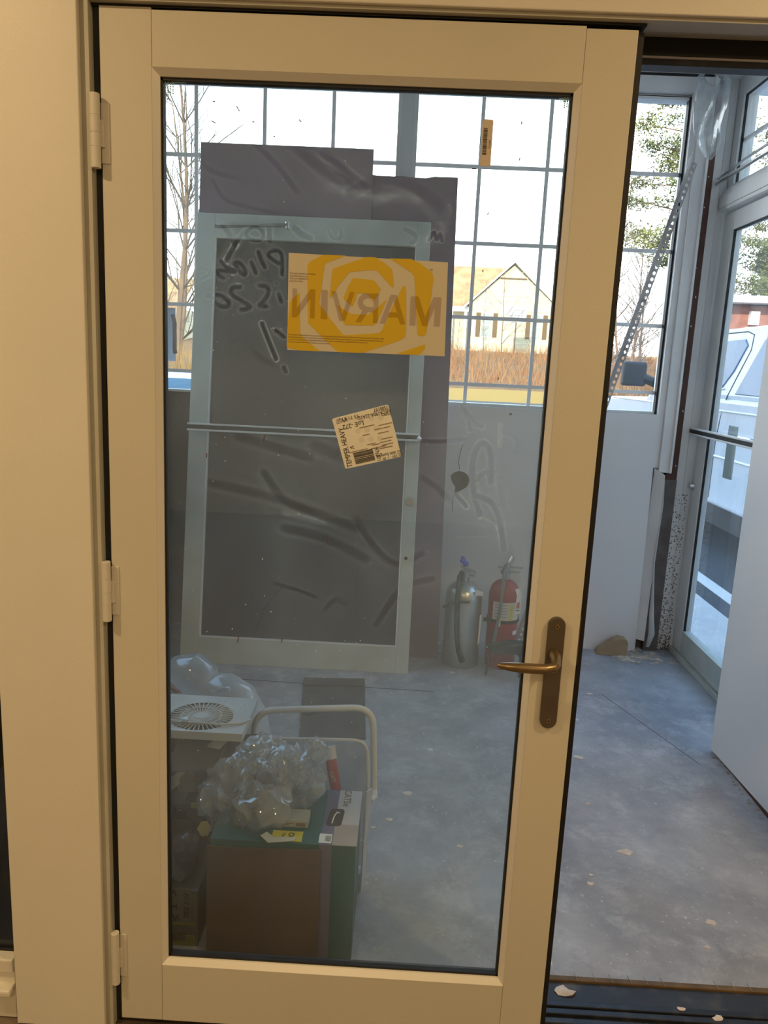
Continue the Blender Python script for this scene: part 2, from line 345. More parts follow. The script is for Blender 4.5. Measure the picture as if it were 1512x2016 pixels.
# ================================================================== the glazed door
door = thing('door_1', 'cream hinged door with one tall dusty glass pane and bronze lever', None, (-0.556, 0.02, 0.0), kind='structure')
D = At(door)
D(MB().box(-0.553, -0.463, 0.0, 0.045, 0.012, 2.026), 'stile', M['doorpaint'], bevel=0.0012)
D(MB().box(0.275, 0.362, 0.0, 0.045, 0.012, 2.019), 'stile', M['doorpaint'], bevel=0.0012)
D(MB().box(-0.4625, 0.2745, 0.0, 0.045, 1.933, 2.0225), 'rail', M['doorpaint'], bevel=0.0008)
D(MB().box(-0.4625, 0.2745, 0.0, 0.045, 0.012, 0.152), 'rail', M['doorpaint'], bevel=0.0008)
gx0, gx1, gz0, gz1 = -0.463, 0.275, 0.152, 1.933
bw = 0.011
def bead(p, q, r, s):   # outer edge p-q flush with the face, inner edge s-r set back
    return MB().prism([(p[0], 0.0005, p[1]), (p[0], 0.03, p[1]), (s[0], 0.03, s[1]), (s[0], 0.016, s[1]), (s[0], 0.011, s[1])], (0, 0, 0))
def beadstrip(po, pi, qo, qi):
    v = []
    for (o_, i_) in ((po, pi), (qo, qi)):
        v += [(o_[0], 0.0, o_[1]), (i_[0], 0.010, i_[1]), (i_[0], 0.030, i_[1]), (o_[0], 0.030, o_[1])]
    return MB()._m(v, [(0,1,2,3), (7,6,5,4), (0,4,5,1), (1,5,6,2), (2,6,7,3), (3,7,4,0)])
O = [(gx0, gz0), (gx1, gz0), (gx1, gz1), (gx0, gz1)]; I = [(gx0+bw, gz0+bw), (gx1-bw, gz0+bw), (gx1-bw, gz1-bw), (gx0+bw, gz1-bw)]
for k in range(4): D(beadstrip(O[k], I[k], O[(k+1)%4], I[(k+1)%4]), 'glazing_bead', M['bead'])
g = MB()
ix0, ix1, iz0, iz1 = gx0+bw, gx1-bw, gz0+bw, gz1-bw
for bx in ((ix0, ix0+.004, iz0, iz1), (ix1-.004, ix1, iz0, iz1), (ix0, ix1, iz0, iz0+.005), (ix0, ix1, iz1-.005, iz1)): g.box(bx[0], bx[1], 0.014, 0.03, bx[2], bx[3])
D(g, 'gasket', M['gasket'])
D(MB().box(-0.553, -0.48, 0.045, 0.058, 0.0, 2.02).box(0.29, 0.372, 0.045, 0.058, 0.0, 2.02).box(-0.48, 0.29, 0.045, 0.058, 0.0, 0.135).box(-0.48, 0.29, 0.045, 0.058, 1.945, 2.02).box(0.362, 0.375, 0.012, 0.058, 0.0, 2.02), 'outer_cladding', M['black'])
D(MB().box(ix0, ix1, 0.019, 0.023, iz0, iz1), 'pane', M['glass_door'])
D(MB().box(0.3615, 0.3655, 0.006, 0.03, 0.885, 0.985), 'latch_plate', M['bronze_plate'], bevel=0.001)
# dust film: coverage is a real, worn attribute of the film (finger writing and wiped arcs remove dust and push rims up)
def px4(l, ox, oz, s): return [(ox + x/s, oz + y/s) for x, y in l]
def toplane(u, v):      # photo-measured mark -> metres on the door pane
    dx = u - 756.0; dy = v - 1008.0; k = 1500.0
    rx = _r*dx - _u*dy + _f*k; t_ = (0.024 + 1.42)/rx.y
    return (rx.x*t_, 1.45 + rx.z*t_)
ST = []
def st(l, w=0.0055, a=0.35, rim=0.5, ox=380, oz=400, s=5.815): ST.append(([toplane(*p) for p in px4(l, ox, oz, s)], w, a, rim))
st([(330,260),(400,330),(450,420),(480,490)]); st([(590,330),(500,440),(380,660)], a=0.5)
st([(600,360),(640,300),(720,270),(800,330),(790,400),(720,430),(640,400),(600,360)], w=0.0045)
st([(870,280),(880,440)]); st([(1170,290),(1240,350),(1340,400)], w=0.007)
st([(1020,820),(1015,600),(960,540),(880,560),(870,610),(985,690)], w=0.005)
st([(750,560),(780,650),(820,730)]); st([(670,680),(720,800)])
st([(470,690),(530,680),(600,770),(590,820),(530,780),(470,690)], w=0.005)
st([(320,660),(380,730),(480,785),(300,770),(280,810),(350,860)], w=0.005)
st([(540,960),(450,970),(450,1050),(640,1170),(620,1210),(550,1220)]); st([(170,1060),(300,1050),(400,1120),(400,1180),(320,1180),(220,1120)])
st([(90,740),(170,760),(180,820),(90,870)], w=0.004, a=0.6)
st([(760,940),(850,960),(860,1030),(800,1130),(760,1170),(840,1180)]); st([(980,1040),(1010,1130)]); st([(790,1380),(860,1560),(950,1780)], rim=0.8)
st([(950,1460),(1040,1530)]); st([(1040,1880),(1060,1930)]); st([(950,918),(956,922)], w=0.004)
st([(2430,300),(2560,380),(2500,460)]); st([(2700,420),(2760,330),(2790,420),(2830,350),(2850,430)], w=0.004); st([(1560,330),(1600,400),(1680,400),(1700,320)], w=0.004, a=0.5)
st([(700,1700),(780,1790),(900,1820)], w=0.009, a=0.6, rim=0.1)
K = dict(ox=820, oz=800, s=6.048)
st([(750,1290),(690,1050),(660,700),(720,500),(800,440),(870,520),(890,720),(880,900)], w=0.007, a=0.5, rim=0.25, **K)
st([(720,880),(800,790),(900,790)], a=0.6, rim=0.2, **K); st([(700,1060),(850,1120),(960,1250),(1010,1500),(1040,1700)], a=0.55, rim=0.25, w=0.007, **K)
st([(500,10),(620,150),(640,280)], a=0.6, rim=0.3, **K); st([(560,20),(680,180),(780,240)], a=0.7, rim=0.3, **K)
st([(1000,900),(1020,1100),(1040,1300)], a=0.6, rim=0.1, w=0.008, **K); st([(995,240),(995,320),(1000,460)], a=2.2, rim=0, w=0.008, **K)
st([(480,1060),(590,1190)], a=0.6, **K); st([(40,410),(300,420),(560,390)], a=0.5, rim=0.15, **K); st([(750,1330),(880,1370),(960,1450),(1000,1580)], a=1.6, rim=0, w=0.003, **K)
st([(1040,350),(1150,400),(1160,490)], a=0.65, rim=0.1, **K); st([(500,1520),(640,1500),(840,1500)], a=0.75, rim=0.1, w=0.009, **K)
K = dict(ox=0, oz=0, s=1)
for l, w, a_ in (([(500,280),(545,325),(585,378)], .007, .3), ([(575,283),(640,335),(690,365)], .013, .35), ([(600,285),(660,320),(720,368)], .007, .5), ([(640,300),(700,360),(740,372)], .012, .5),
                 ([(395,320),(425,340),(470,350)], .006, .45), ([(420,355),(440,390),(480,405),(545,420)], .005, .35), ([(690,380),(760,350),(850,390),(885,440)], .012, .55),
                 ([(740,400),(800,380),(850,430),(840,470)], .008, 1.5), ([(650,370),(740,385),(820,395)], .010, 1.5),
                 ([(520,930),(560,985),(620,1010)], .010, .35), ([(410,950),(500,970),(600,1000),(700,1040)], .012, .5), ([(560,1040),(640,1060),(720,1100)], .012, .45), ([(540,1150),(580,1160),(620,1175)], .006, .35),
                 ([(680,1190),(660,1180),(640,1200)], .007, .4), ([(740,1230),(790,1160),(850,1140)], .009, .5), ([(700,1020),(740,1080),(780,1110),(830,1090)], .009, .4), ([(880,980),(860,960),(830,940)], .008, .45),
                 ([(500,1250),(520,1200),(560,1150)], .003, .4), ([(620,880),(700,900),(800,870)], .016, .6), ([(470,860),(540,880),(610,900)], .012, .5), 
                 ([(820,480),(860,470),(880,420)], .012, 1.7), ([(560,1010),(640,1030)], .006, 1.6),
                 ([(1020,1080),(1030,1140),(1025,1200)], .010, 1.3), ([(480,480),(440,500),(470,560)], .004, 1.4)):
    st(l, w, a_, 0.12 if a_ < 1 else 0, **K)
import numpy as np
NX, NZ = 400, 980
gxv = np.linspace(ix0, ix1, NX); gzv = np.linspace(iz0, iz1, NZ); GX, GZ = np.meshgrid(gxv, gzv)
cov = np.ones_like(GX)
for pts, w, a_, rim in ST:
    P = []
    for k in range(len(pts)-1):          # Catmull-Rom through the marks
        p0 = pts[max(k-1,0)]; p1 = pts[k]; p2 = pts[k+1]; p3 = pts[min(k+2, len(pts)-1)]
        for q in range(6):
            t_ = q/6; c_ = lambda i: 0.5*((2*p1[i]) + (-p0[i]+p2[i])*t_ + (2*p0[i]-5*p1[i]+4*p2[i]-p3[i])*t_*t_ + (-p0[i]+3*p1[i]-3*p2[i]+p3[i])*t_**3)
            P.append((c_(0), c_(1)))
    P.append(pts[-1])
    xs = [p[0] for p in P]; zs = [p[1] for p in P]; mg = w*3
    i0, i1 = np.searchsorted(gxv, (min(xs)-mg, max(xs)+mg)); j0, j1 = np.searchsorted(gzv, (min(zs)-mg, max(zs)+mg))
    if i1 <= i0 or j1 <= j0: continue
    sx_ = GX[j0:j1, i0:i1]; sz_ = GZ[j0:j1, i0:i1]; d2 = np.full_like(sx_, 1e9)
    for k in range(len(P)-1):
        ax, az = P[k]; bx, bz = P[k+1]; vx, vz = bx-ax, bz-az; L2 = vx*vx+vz*vz+1e-12
        tt = np.clip(((sx_-ax)*vx+(sz_-az)*vz)/L2, 0, 1); d2 = np.minimum(d2, (sx_-ax-tt*vx)**2+(sz_-az-tt*vz)**2)
    d = np.sqrt(d2); core = 1/(1+np.exp((d-w*0.8)/(w*0.13))); rg = np.exp(-((d-w*1.05)/(w*0.28))**2)
    sub = cov[j0:j1, i0:i1]; sub *= (1-core) + core*(a_*.6 if rim > .13 else a_**.55 if a_ < 1 else a_*1.1); sub += rim*3.2*rg
# broad unevenness: hazier towards the bottom right, cleaner at the very top
cov *= 0.75 + 0.55*np.clip((1.55-GZ)/0.9, 0, 1)*(0.6+0.4*np.clip((GX+0.3)/0.4, 0, 1)) - 0.85*np.clip((0.62-GZ)/0.35, 0, 1)*np.clip((0.0-GX)/0.10, 0, 1)
verts = np.stack([GX.ravel()+0.556, np.full(GX.size, 0.0045), GZ.ravel()], 1)
idx = np.arange(NX*NZ).reshape(NZ, NX); quads = np.stack([idx[:-1,:-1].ravel(), idx[:-1,1:].ravel(), idx[1:,1:].ravel(), idx[1:,:-1].ravel()], 1)
me = bpy.data.meshes.new('dust_film'); me.vertices.add(len(verts)); me.vertices.foreach_set('co', verts.ravel())
me.loops.add(quads.size); me.loops.foreach_set('vertex_index', quads.ravel()); me.polygons.add(len(quads))
me.polygons.foreach_set('loop_start', np.arange(0, quads.size, 4)); me.polygons.foreach_set('loop_total', np.full(len(quads), 4)); me.update(calc_edges=True)
at = me.attributes.new('dust', 'FLOAT', 'POINT'); at.data.foreach_set('value', cov.ravel().astype(np.float32))
dm = bpy.data.materials.new('dust_film'); dm.use_nodes = True; t = dm.node_tree; t.nodes.clear()
N_ = t.nodes.new; out = N_('ShaderNodeOutputMaterial'); tr = N_('ShaderNodeBsdfTransparent'); df = N_('ShaderNodeBsdfDiffuse'); tl = N_('ShaderNodeBsdfTranslucent')
df.inputs[0].default_value = (0.82, 0.82, 0.77, 1); tl.inputs[0].default_value = (0.82, 0.83, 0.80, 1)
m2 = N_('ShaderNodeMixShader'); m2.inputs[0].default_value = 0.55; t.links.new(df.outputs[0], m2.inputs[1]); t.links.new(tl.outputs[0], m2.inputs[2])
atn = N_('ShaderNodeAttribute'); atn.attribute_name = 'dust'; co = N_('ShaderNodeTexCoord')
mp = N_('ShaderNodeMapping'); mp.inputs['Rotation'].default_value = (0, math.radians(35), 0); mp.inputs['Scale'].default_value = (1.0, 1, 0.35); t.links.new(co.outputs['Object'], mp.inputs[0])
n1 = N_('ShaderNodeTexNoise'); n1.inputs['Scale'].default_value = 7; n1.inputs['Detail'].default_value = 5; n1.inputs['Distortion'].default_value = 0.8; t.links.new(mp.outputs[0], n1.inputs['Vector'])
n2 = N_('ShaderNodeTexNoise'); n2.inputs['Scale'].default_value = 160; n2.inputs['Detail'].default_value = 2; t.links.new(co.outputs['Object'], n2.inputs['Vector'])
r1 = N_('ShaderNodeMapRange'); r1.inputs[1].default_value = 0.3; r1.inputs[2].default_value = 0.7; r1.inputs[3].default_value = 0.11; r1.inputs[4].default_value = 0.19; t.links.new(n1.outputs['Fac'], r1.inputs[0])
r2 = N_('ShaderNodeMapRange'); r2.inputs[1].default_value = 0.75; r2.inputs[2].default_value = 0.8; r2.inputs[3].default_value = 0.0; r2.inputs[4].default_value = 0.35; t.links.new(n2.outputs['Fac'], r2.inputs[0])
mu = N_('ShaderNodeMath'); mu.operation = 'MULTIPLY'; t.links.new(atn.outputs['Fac'], mu.inputs[0]); t.links.new(r1.outputs[0], mu.inputs[1])
ad = N_('ShaderNodeMath'); ad.operation = 'ADD'; ad.use_clamp = True; t.links.new(mu.outputs[0], ad.inputs[0]); t.links.new(r2.outputs[0], ad.inputs[1])
m3 = N_('ShaderNodeMixShader'); t.links.new(ad.outputs[0], m3.inputs[0]); t.links.new(tr.outputs[0], m3.inputs[1]); t.links.new(m2.outputs[0], m3.inputs[2]); t.links.new(m3.outputs[0], out.inputs[0])
me.materials.append(dm); fo = bpy.data.objects.new('dust_film', me); COL.objects.link(fo); fo.parent = door; fo['kind'] = 'stuff'
fo['label'] = 'grey dust on the glass with finger-drawn mirrored words and wiped arcs'
# debris stuck on the glass
g = MB(); random.seed(5)
for u, v, L, an in ((470,216,.010,-1.0),(422,242,.008,-.5),(423,202,.004,0),(500,242,.004,0),(592,240,.006,-.7),(541,271,.003,0),(950,534,.004,1.4),(960,422,.005,1.2),(1022,315,.005,1.4),(1026,244,.005,1.5),(1100,188,.008,.3),(933,334,.008,0),(521,862,.012,1.4),(646,1063,.014,1.5),(470,1256,.014,1.4),(556,1258,.010,1.4),(408,896,.008,1.5),(980,745,.005,1.5)):
    x, z = toplane(u, v); c, s_ = math.cos(an)*L/2, math.sin(an)*L/2
    g.bar((x-c, 0.018, z-s_), (x+c, 0.018, z+s_), 0.001, 0.0018)
D(g, 'specks', mat('brown_specks', (0.12, 0.07, 0.05, 1), 0.9))
g = MB()
for i in range(110):
    x = random.uniform(ix0+.02, ix1-.02); z = random.uniform(0.45, 1.8) if i % 3 else random.uniform(0.5, 1.0); s_ = random.uniform(.0003, .0009)
    g.box(x-s_, x+s_, 0.0175, 0.0185, z-s_, z+s_)
D(g, 'dust_specks', mat('white_specks', (0.7, 0.7, 0.68, 1), 0.9))['kind'] = 'stuff'
# etched glass marks, unreadable rows in the two top corners
g = MB(); random.seed(3)
for (u0, v0, nr, ln, vert) in ((327,152,3,40,0), (326,158,4,40,1), (1098,190,3,34,0), (1110,194,4,26,1)):
    for k in range(nr):
        x, z = toplane(u0 + (k*5 if vert else (k*2)), v0 + (0 if vert else k*5)); L = ln*0.00095*random.uniform(.6, 1); q = 0
        while q < L:
            w_ = random.uniform(.0008, .003)
            if vert: g.box(x, x+.0024, 0.0180, 0.0188, z-q-w_, z-q)
            else: g.box(x+q, x+q+w_, 0.0180, 0.0188, z-.0024, z)
            q += w_ + .0009
D(g, 'etched_mark', mat('etch_blue_grey', (0.36, 0.52, 0.58, 1), 0.8))['kind'] = 'stuff'
# hinges
for z0, z1 in ((1.763, 1.884), (0.932, 1.052), (0.110, 0.235)):
    h = D(MB().lathe([(0.0078, z0), (0.0085, z0+.0006), (0.0085, z0+.0346), (0.0079, z0+.0348), (0.0079, z0+.0352), (0.0085, z0+.0354), (0.0085, z0+.0576), (0.0079, z0+.0578), (0.0079, z0+.0582), (0.0085, z0+.0584), (0.0085, z0+.0856), (0.0079, z0+.0858), (0.0079, z0+.0862), (0.0085, z0+.0864), (0.0085, z1-.0006), (0.0078, z1)], (-0.559, -0.0115, 0), 20), 'hinge', M['hinge'])
    lf = D(MB().box(-0.553, -0.538, -0.0022, 0.0, z0+.01, z1-.012), 'hinge_leaf', M['hinge'], parent=h, bevel=0.0006)
    lf2 = D(MB().box(-0.555, -0.546, -0.008, -0.002, z0+.036, z0+.08), 'hinge_barrel_plate', M['hinge'], parent=h, bevel=0.0006)
# handle
def stadium(cx, z0, z1, r, n=14):
    p = []
    for k in range(n+1): a_ = PI*k/n; p.append((cx + r*math.cos(a_), z1 - r + r*math.sin(a_)))
    for k in range(n+1): a_ = PI + PI*k/n; p.append((cx + r*math.cos(a_), z0 + r + r*math.sin(a_)))
    return p
hd = D(MB().prism([(x, -0.009, z) for x, z in stadium(0.3165, 0.756, 0.986, 0.0165)], (0, 0.009, 0)), 'handle_plate', M['bronze_plate'], bevel=0.0012)
hd['label'] = 'tall aged bronze plate with rounded ends'
lv = [(0.316,-0.009,0.912),(0.3155,-0.028,0.910),(0.314,-0.044,0.906),(0.306,-0.055,0.9015),(0.290,-0.0585,0.900),(0.268,-0.0595,0.900),(0.245,-0.060,0.9005),(0.225,-0.060,0.9015),(0.208,-0.0595,0.9025),(0.201,-0.059,0.903)]
D(MB().tube(lv, [0.012,0.0098,0.0092,0.0095,0.0095,0.0098,0.0098,0.0085,0.0062,0.0030], 20), 'lever', M['bronze'], parent=hd)
for z in (0.968, 0.772):
    s1 = D(MB().lathe([(0.0045, -0.0105), (0.0045, -0.0085)], (0.3165, 0, z), 16, 'y'), 'screw', M['screw'], parent=hd)
    D(MB().lathe([(0.0022, -0.0108), (0.0022, -0.0100)], (0.3165, 0, z), 6, 'y'), 'screw_socket', M['screwdark'], parent=hd)

# ================================================================== papers and labels stuck on the glass
YS = 0.0170
ad_ = thing('paper_notice', 'large yellow and cream printed notice taped to the door glass, lettering mirrored', 'notice', (-0.075, YS, 1.55))
P = At(ad_)
c_tl, c_tr, c_bl, c_br = (-0.2225, 1.6395), (0.0660, 1.6350), (-0.2215, 1.4675), (0.0700, 1.4690)
def pp(x, y):    # print coordinates (0..1336, 0..830) -> metres on the sheet
    u, v = (x-110)/1325, (y-103)/825
    v -= 0.065*u*(1-0.55*v) if False else 0
    top = (c_tl[0]+(c_tr[0]-c_tl[0])*u, c_tl[1]+(c_tr[1]-c_tl[1])*u); bot = (c_bl[0]+(c_br[0]-c_bl[0])*u, c_bl[1]+(c_br[1]-c_bl[1])*u)
    return (top[0]+(bot[0]-top[0])*v, top[1]+(bot[1]-top[1])*v)
def sk(l):       # remove the photo's slant of the sheet from traced print outlines
    r = []
    for x, y in l:
        u = (x-110)/1325; r.append((x, 103 + (y - (103 + 80*u)) * 825/(804 - 18*u)))
    return r
P(MB().prism([(c_tl[0], YS, c_tl[1]), (c_bl[0], YS, c_bl[1]), (c_br[0], YS, c_br[1]), (c_tr[0], YS, c_tr[1])], (0, 0.0006, 0)), 'sheet', M['paper'])
SW = [
 [(205,430),(140,485),(125,515),(105,740),(103,885),(200,912),(390,922),(232,795),(218,770),(210,600)],
 [(395,118),(285,178),(270,205),(275,480),(285,685),(400,800),(540,928),(740,938),(900,885),(1060,830),(1098,800),(1105,765),(1100,560),(1090,380),(1070,375),(1000,520),(905,745),(880,768),(740,778),(600,785),(575,778),(470,650),(370,520),(390,370),(410,210),(418,190),(500,158),(590,127)],
 [(480,235),(620,185),(760,138),(830,141),(905,185),(968,235),(978,260),(992,385),(975,387),(905,310),(842,246),(740,250),(622,262),(540,360),(470,472),(458,470)],
 [(575,470),(620,360),(650,311),(740,318),(815,328),(835,340),(885,405),(860,450),(822,505),(800,470),(780,440),(690,436),(670,500),(650,545),(585,490)],
 [(525,530),(580,570),(645,608),(720,612),(790,612),(860,555),(935,488),(900,580),(855,685),(832,704),(720,704),(600,700),(583,688)],
 [(950,150),(1130,155),(1210,195),(1305,265),(1320,310),(1300,520),(1275,775),(1255,795),(1215,795),(1203,780),(1180,540),(1160,300),(1140,270)],
 [(1270,865),(1268,900),(1235,945),(1200,957),(1030,945)],
]
for k, l in enumerate(SW):
    q = [pp(*p) for p in sk(l)]
    q = [(min(max(x, c_tl[0]+.0002), .0695), min(max(z, 1.4672), 1.6388)) for x, z in q]
    g = MB(); vs = [g.b.verts.new((x, YS-0.0004, z)) for x, z in q]
    es = [g.b.edges.new((vs[i], vs[(i+1)%len(vs)])) for i in range(len(vs))]
    bmesh.ops.triangle_fill(g.b, edges=es, use_beauty=True)
    P(g, 'swirl_print', M['yellow'])
def letter(outer, holes, x0, sc_x, z0, sc_z):
    g = MB(); es = []
    for lp in [outer]+holes:
        vs = [g.b.verts.new((x0 - x*sc_x, YS-0.0008, z0 + z*sc_z)) for x, z in lp]
        es += [g.b.edges.new((vs[i], vs[(i+1)%len(vs)])) for i in range(len(vs))]
    bmesh.ops.triangle_fill(g.b, edges=es, use_beauty=True)
    P(g, 'letter', M['ink_grey'])
GLY = {'M': ([(0,0),(.20,0),(.20,.62),(.42,0),(.58,0),(.80,.62),(.80,0),(1,0),(1,1),(.74,1),(.50,.30),(.26,1),(0,1)], []),
 'A': ([(0,0),(.21,0),(.29,.22),(.71,.22),(.79,0),(1,0),(.62,1),(.38,1)], [[(.35,.40),(.65,.40),(.50,.80)]]),
 'R': ([(0,0),(.20,0),(.20,.36),(.42,.36),(.68,0),(.92,0),(.64,.40),(.80,.50),(.86,.68),(.80,.86),(.64,.97),(.50,1),(0,1)], [[(.20,.54),(.48,.54),(.60,.60),(.64,.68),(.60,.77),(.48,.82),(.20,.82)]]),
 'V': ([(0,1),(.38,0),(.62,0),(1,1),(.79,1),(.50,.24),(.21,1)], []),
 'I': ([(0,0),(.20,0),(.20,1),(0,1)], []),
 'N': ([(0,0),(.20,0),(.20,.66),(.76,0),(.96,0),(.96,1),(.76,1),(.76,.34),(.20,1),(0,1)], [])}
for ch, x0, wx, dz in (('M', 0.058, .056, 1.5215), ('A', -.005, .048, 1.5225), ('R', -.056, .045, 1.5230), ('V', -.100, .043, 1.5240), ('I', -.149, .062, 1.5255), ('N', -.172, .044, 1.5260)):
    letter(*GLY[ch], x0, wx, dz, 0.052)
for k, tx in enumerate(('For your product warranty,', 'use instructions, or', 'visit our website or', 'scan the code')):
    text('small_print', tx, 0.0042, frame_xz(-0.2195, YS-0.0008, 1.6045-0.0045*k), M['ink_soft'], ad_, 'LEFT', ext=0.00005)
for k, (tx, sz) in enumerate((('Thank you for choosing Marvin. We are proud to offer high quality products and stand the test of time and will enhance your space for years to come.', 0.0036),
                        ('Care products and maintenance instructions to view and download. If you have any questions about your new product there are several resources at', 0.0036),
                        ('your service: Contact your local independent Marvin retailer for help, or contact Marvin at 1-888-537-7828 or on marvin.com', 0.0036),
                        ('For important product care and maintenance information see the enclosed booklet.', 0.0028))):
    text('small_print', tx, sz, frame_xz(-0.2195, YS-0.0008, 1.4955-0.0043*k), M['ink_soft'], ad_, 'LEFT', ext=0.00005, sx=0.80)
text('small_print', 'TM', 0.0045, frame_xz(0.037, YS-0.0008, 1.6205), M['ink_soft'], ad_, sx=-1, ext=0.00005)

lb = thing('sticker_label', 'tilted off-white glass data label reading TEMPER HEAVY below the yellow notice', 'label', (-0.067, YS, 1.313))
P = At(lb)
Lc = [(-0.1345, 1.3445), (-0.0300, 1.3765), (0.0000, 1.2795), (-0.1055, 1.2505)]
def rc(c, r=0.003):
    o_ = []
    for i in range(4):
        p = Vector(c[i]); a_ = (Vector(c[i-1])-p).normalized(); b_ = (Vector(c[(i+1)%4])-p).normalized()
        o_ += [p+a_*r, p+(a_+b_)*r*0.3, p+b_*r]
    return o_
P(MB().prism([(p.x, YS, p.y) for p in rc(Lc)], (0, 0.0006, 0)), 'sheet', M['label'])
def LP(u, v):  # label space from its own left-bottom..right-top (0..1)
    tl, tr_, br_, bl_ = [Vector(q) for q in Lc]
    return (bl_*(1-u) + br_*u)*(1-v) + (tl*(1-u) + tr_*u)*v
rot_ = math.atan2(Lc[2][1]-Lc[3][1], Lc[2][0]-Lc[3][0])    # label's own x axis
def ltext(body, size, u, v, rel, **k):
    p = LP(u, v); return text('lettering', body, size, frame_xz(p.x, YS-0.0006, p.y, -(rot_+rel)), k.pop('m', M['ink']), lb, ext=0.00005, **k)
ltext('TEMPER HEAVY', 0.0140, 0.105, 0.405, PI/2, sx=0.80)
ltext('LoE -272', 0.0125, 0.33, 0.79, PI, sx=0.9); ltext('13 71 FT', 0.0095, 0.31, 0.935, PI)
ltext('AACA190A-22A1S1', 0.010, 0.72, 0.885, PI, sx=0.8); ltext('7S00197', 0.010, 0.86, 0.955, PI, sx=0.8); ltext('TSPO', 0.008, 0.93, 0.84, PI)
ltext('LoE 1272', 0.006, 0.16, 0.90, PI); ltext('N. Right', 0.006, 0.16, 0.945, PI)
ltext('26', 0.008, 0.21, 0.38, PI); ltext('976371', 0.011, 0.605, 0.14, -PI/2, sx=0.8); ltext('52 slot bungee', 0.0095, 0.80, 0.10, PI, sx=0.85); ltext('30 250 - 1 30', 0.007, 0.85, 0.035, PI)
for (u, v, L) in ((.55,.70,.028),(.80,.60,.030),(.86,.66,.024),(.50,.55,.012),(.80,.52,.02),(.83,.40,.02),(.80,.345,.022),(.82,.29,.022),(.78,.235,.026),(.55,.36,.016),(.30,.29,.036),(.62,.33,.014),(.66,.27,.03)):
    g = MB(); p = LP(u, v); c, s_ = math.cos(rot_), math.sin(rot_); q = -L/2; random.seed(int(u*1000))
    while q < L/2:
        w_ = random.uniform(.0008, .0018); g.bar((p.x+c*q, YS-.0004, p.y+s_*q), (p.x+c*(q+w_), YS-.0004, p.y+s_*(q+w_)), .0004, .0018); q += w_ + .0008
    P(g, 'fine_print', M['ink_soft'])
g = MB(); random.seed(9)
pos = 0.05
while pos < 0.275:
    w_ = random.choice((.0035,.006,.010)); a1 = LP(0.20, pos); a2 = LP(0.545, pos)
    g.bar((a1.x, YS-.0004, a1.y), (a2.x, YS-.0004, a2.y), .0004, w_*0.105); pos += w_*1.3 + random.choice((.0035,.006))
P(g, 'barcode', M['ink'])
for (u, v) in ((.50,.86),(.66,.83),(.82,.80),(.38,.66),(.54,.64),(.70,.62),(.40,.48),(.56,.45),(.72,.43)):
    p = LP(u, v); P(MB().prism([(p.x+.0052*math.cos(k*PI/9), YS-.0002, p.y+.0052*math.sin(k*PI/9)) for k in range(18)], (0,.0002,0)), 'round_mark', M['label_dot'])

bc = thing('sticker_label', 'narrow tan barcode label near the top right corner of the glass', 'label', (0.121, YS, 1.838))
P = At(bc)
P(MB().prism([(x, YS, z) for x, z in [(0.1135,1.8765),(0.1295,1.8755),(0.1305,1.874),(0.1305,1.8005),(0.129,1.799),(0.113,1.7995),(0.1118,1.801),(0.1118,1.875)]], (0, 0.0006, 0)), 'sheet', M['barc'])
g = MB(); z = 1.862; random.seed(4)
while z > 1.818:
    w_ = random.choice((.0006,.001,.0014)); g.box(0.1145, 0.1215, YS-.0005, YS, z-w_, z); z -= w_ + random.choice((.0006,.001))
P(g, 'barcode', mat('barcode_brown', (0.08, 0.055, 0.04, 1), 0.6))
text('lettering', '007210', 0.0045, frame_xz(0.1262, YS-.0006, 1.836, PI/2), M['ink_soft'], bc, ext=0.00005)

# ================================================================== floor and sill
fl = struct(MB().box(-1.45, 1.60, 0.2, 2.60, -0.12, 0.0), 'floor', M['floor'], 'worn grey concrete slab of the entry, spotted with plaster')
fc = At(fl)
fc(MB().bar((1.20, 1.3, 0.0006), (0.98, 1.9, 0.0006), 0.0016, 0.001), 'crack', M['studgrey'])
fc(MB().bar((-1.2, 1.86, 0.0006), (0.2, 1.83, 0.0006), 0.003, 0.001), 'slab_joint', M['crack'])
random.seed(21); g = MB()
def flat_blob(g, x, y, z, r, n=9, seed=0, hz=0.002):
    random.seed(seed); pts = []
    for k in range(n):
        a_ = 2*PI*k/n; rr = r*random.uniform(.6, 1.2); pts.append((x + rr*math.cos(a_)*1.2, y + rr*math.sin(a_)*0.8, z))
    g.prism(pts, (0, 0, hz))
g = MB()
for k, (x, y, r) in enumerate(((0.757,0.72,.022),(0.905,0.43,.013),(0.858,0.335,.007),(0.61,0.56,.009),(0.62,0.60,.006),(0.74,1.30,.017),(0.55,0.82,.010),(0.52,1.0,.008),(0.63,1.15,.009),(0.80,1.62,.01),(0.74,1.78,.012),(0.66,1.47,.011),(0.92,1.9,.012),(0.70,0.98,.008),(0.60,1.62,.009),(0.08,0.98,.016),(0.02,0.82,.012),(-.03,0.77,.008),(0.24,0.7,.010))):
    flat_blob(g, x, y, 0.0, r, 10, k+50, 0.0015)
fc(g, 'plaster_spots', M['plaster'])['kind'] = 'stuff'
dirt = mat('brown_floor_dirt', (0.30, 0.24, 0.19, 1), 0.9, col2=(0.38,0.33,0.28,1), scale=20)
dust = mat('pale_plaster_dust', (0.62, 0.56, 0.45, 1), 0.95, col2=(0.5,0.46,0.4,1), scale=25, bump=0.6)
g = MB()
for k in range(60):
    random.seed(k); flat_blob(g, 1.30+random.gauss(0, .07), 2.40+random.gauss(0, .05), 0.0, random.uniform(.006, .02), 7, k, random.uniform(.002, .009))
fc(g, 'plaster_dust', dust)['kind'] = 'stuff'
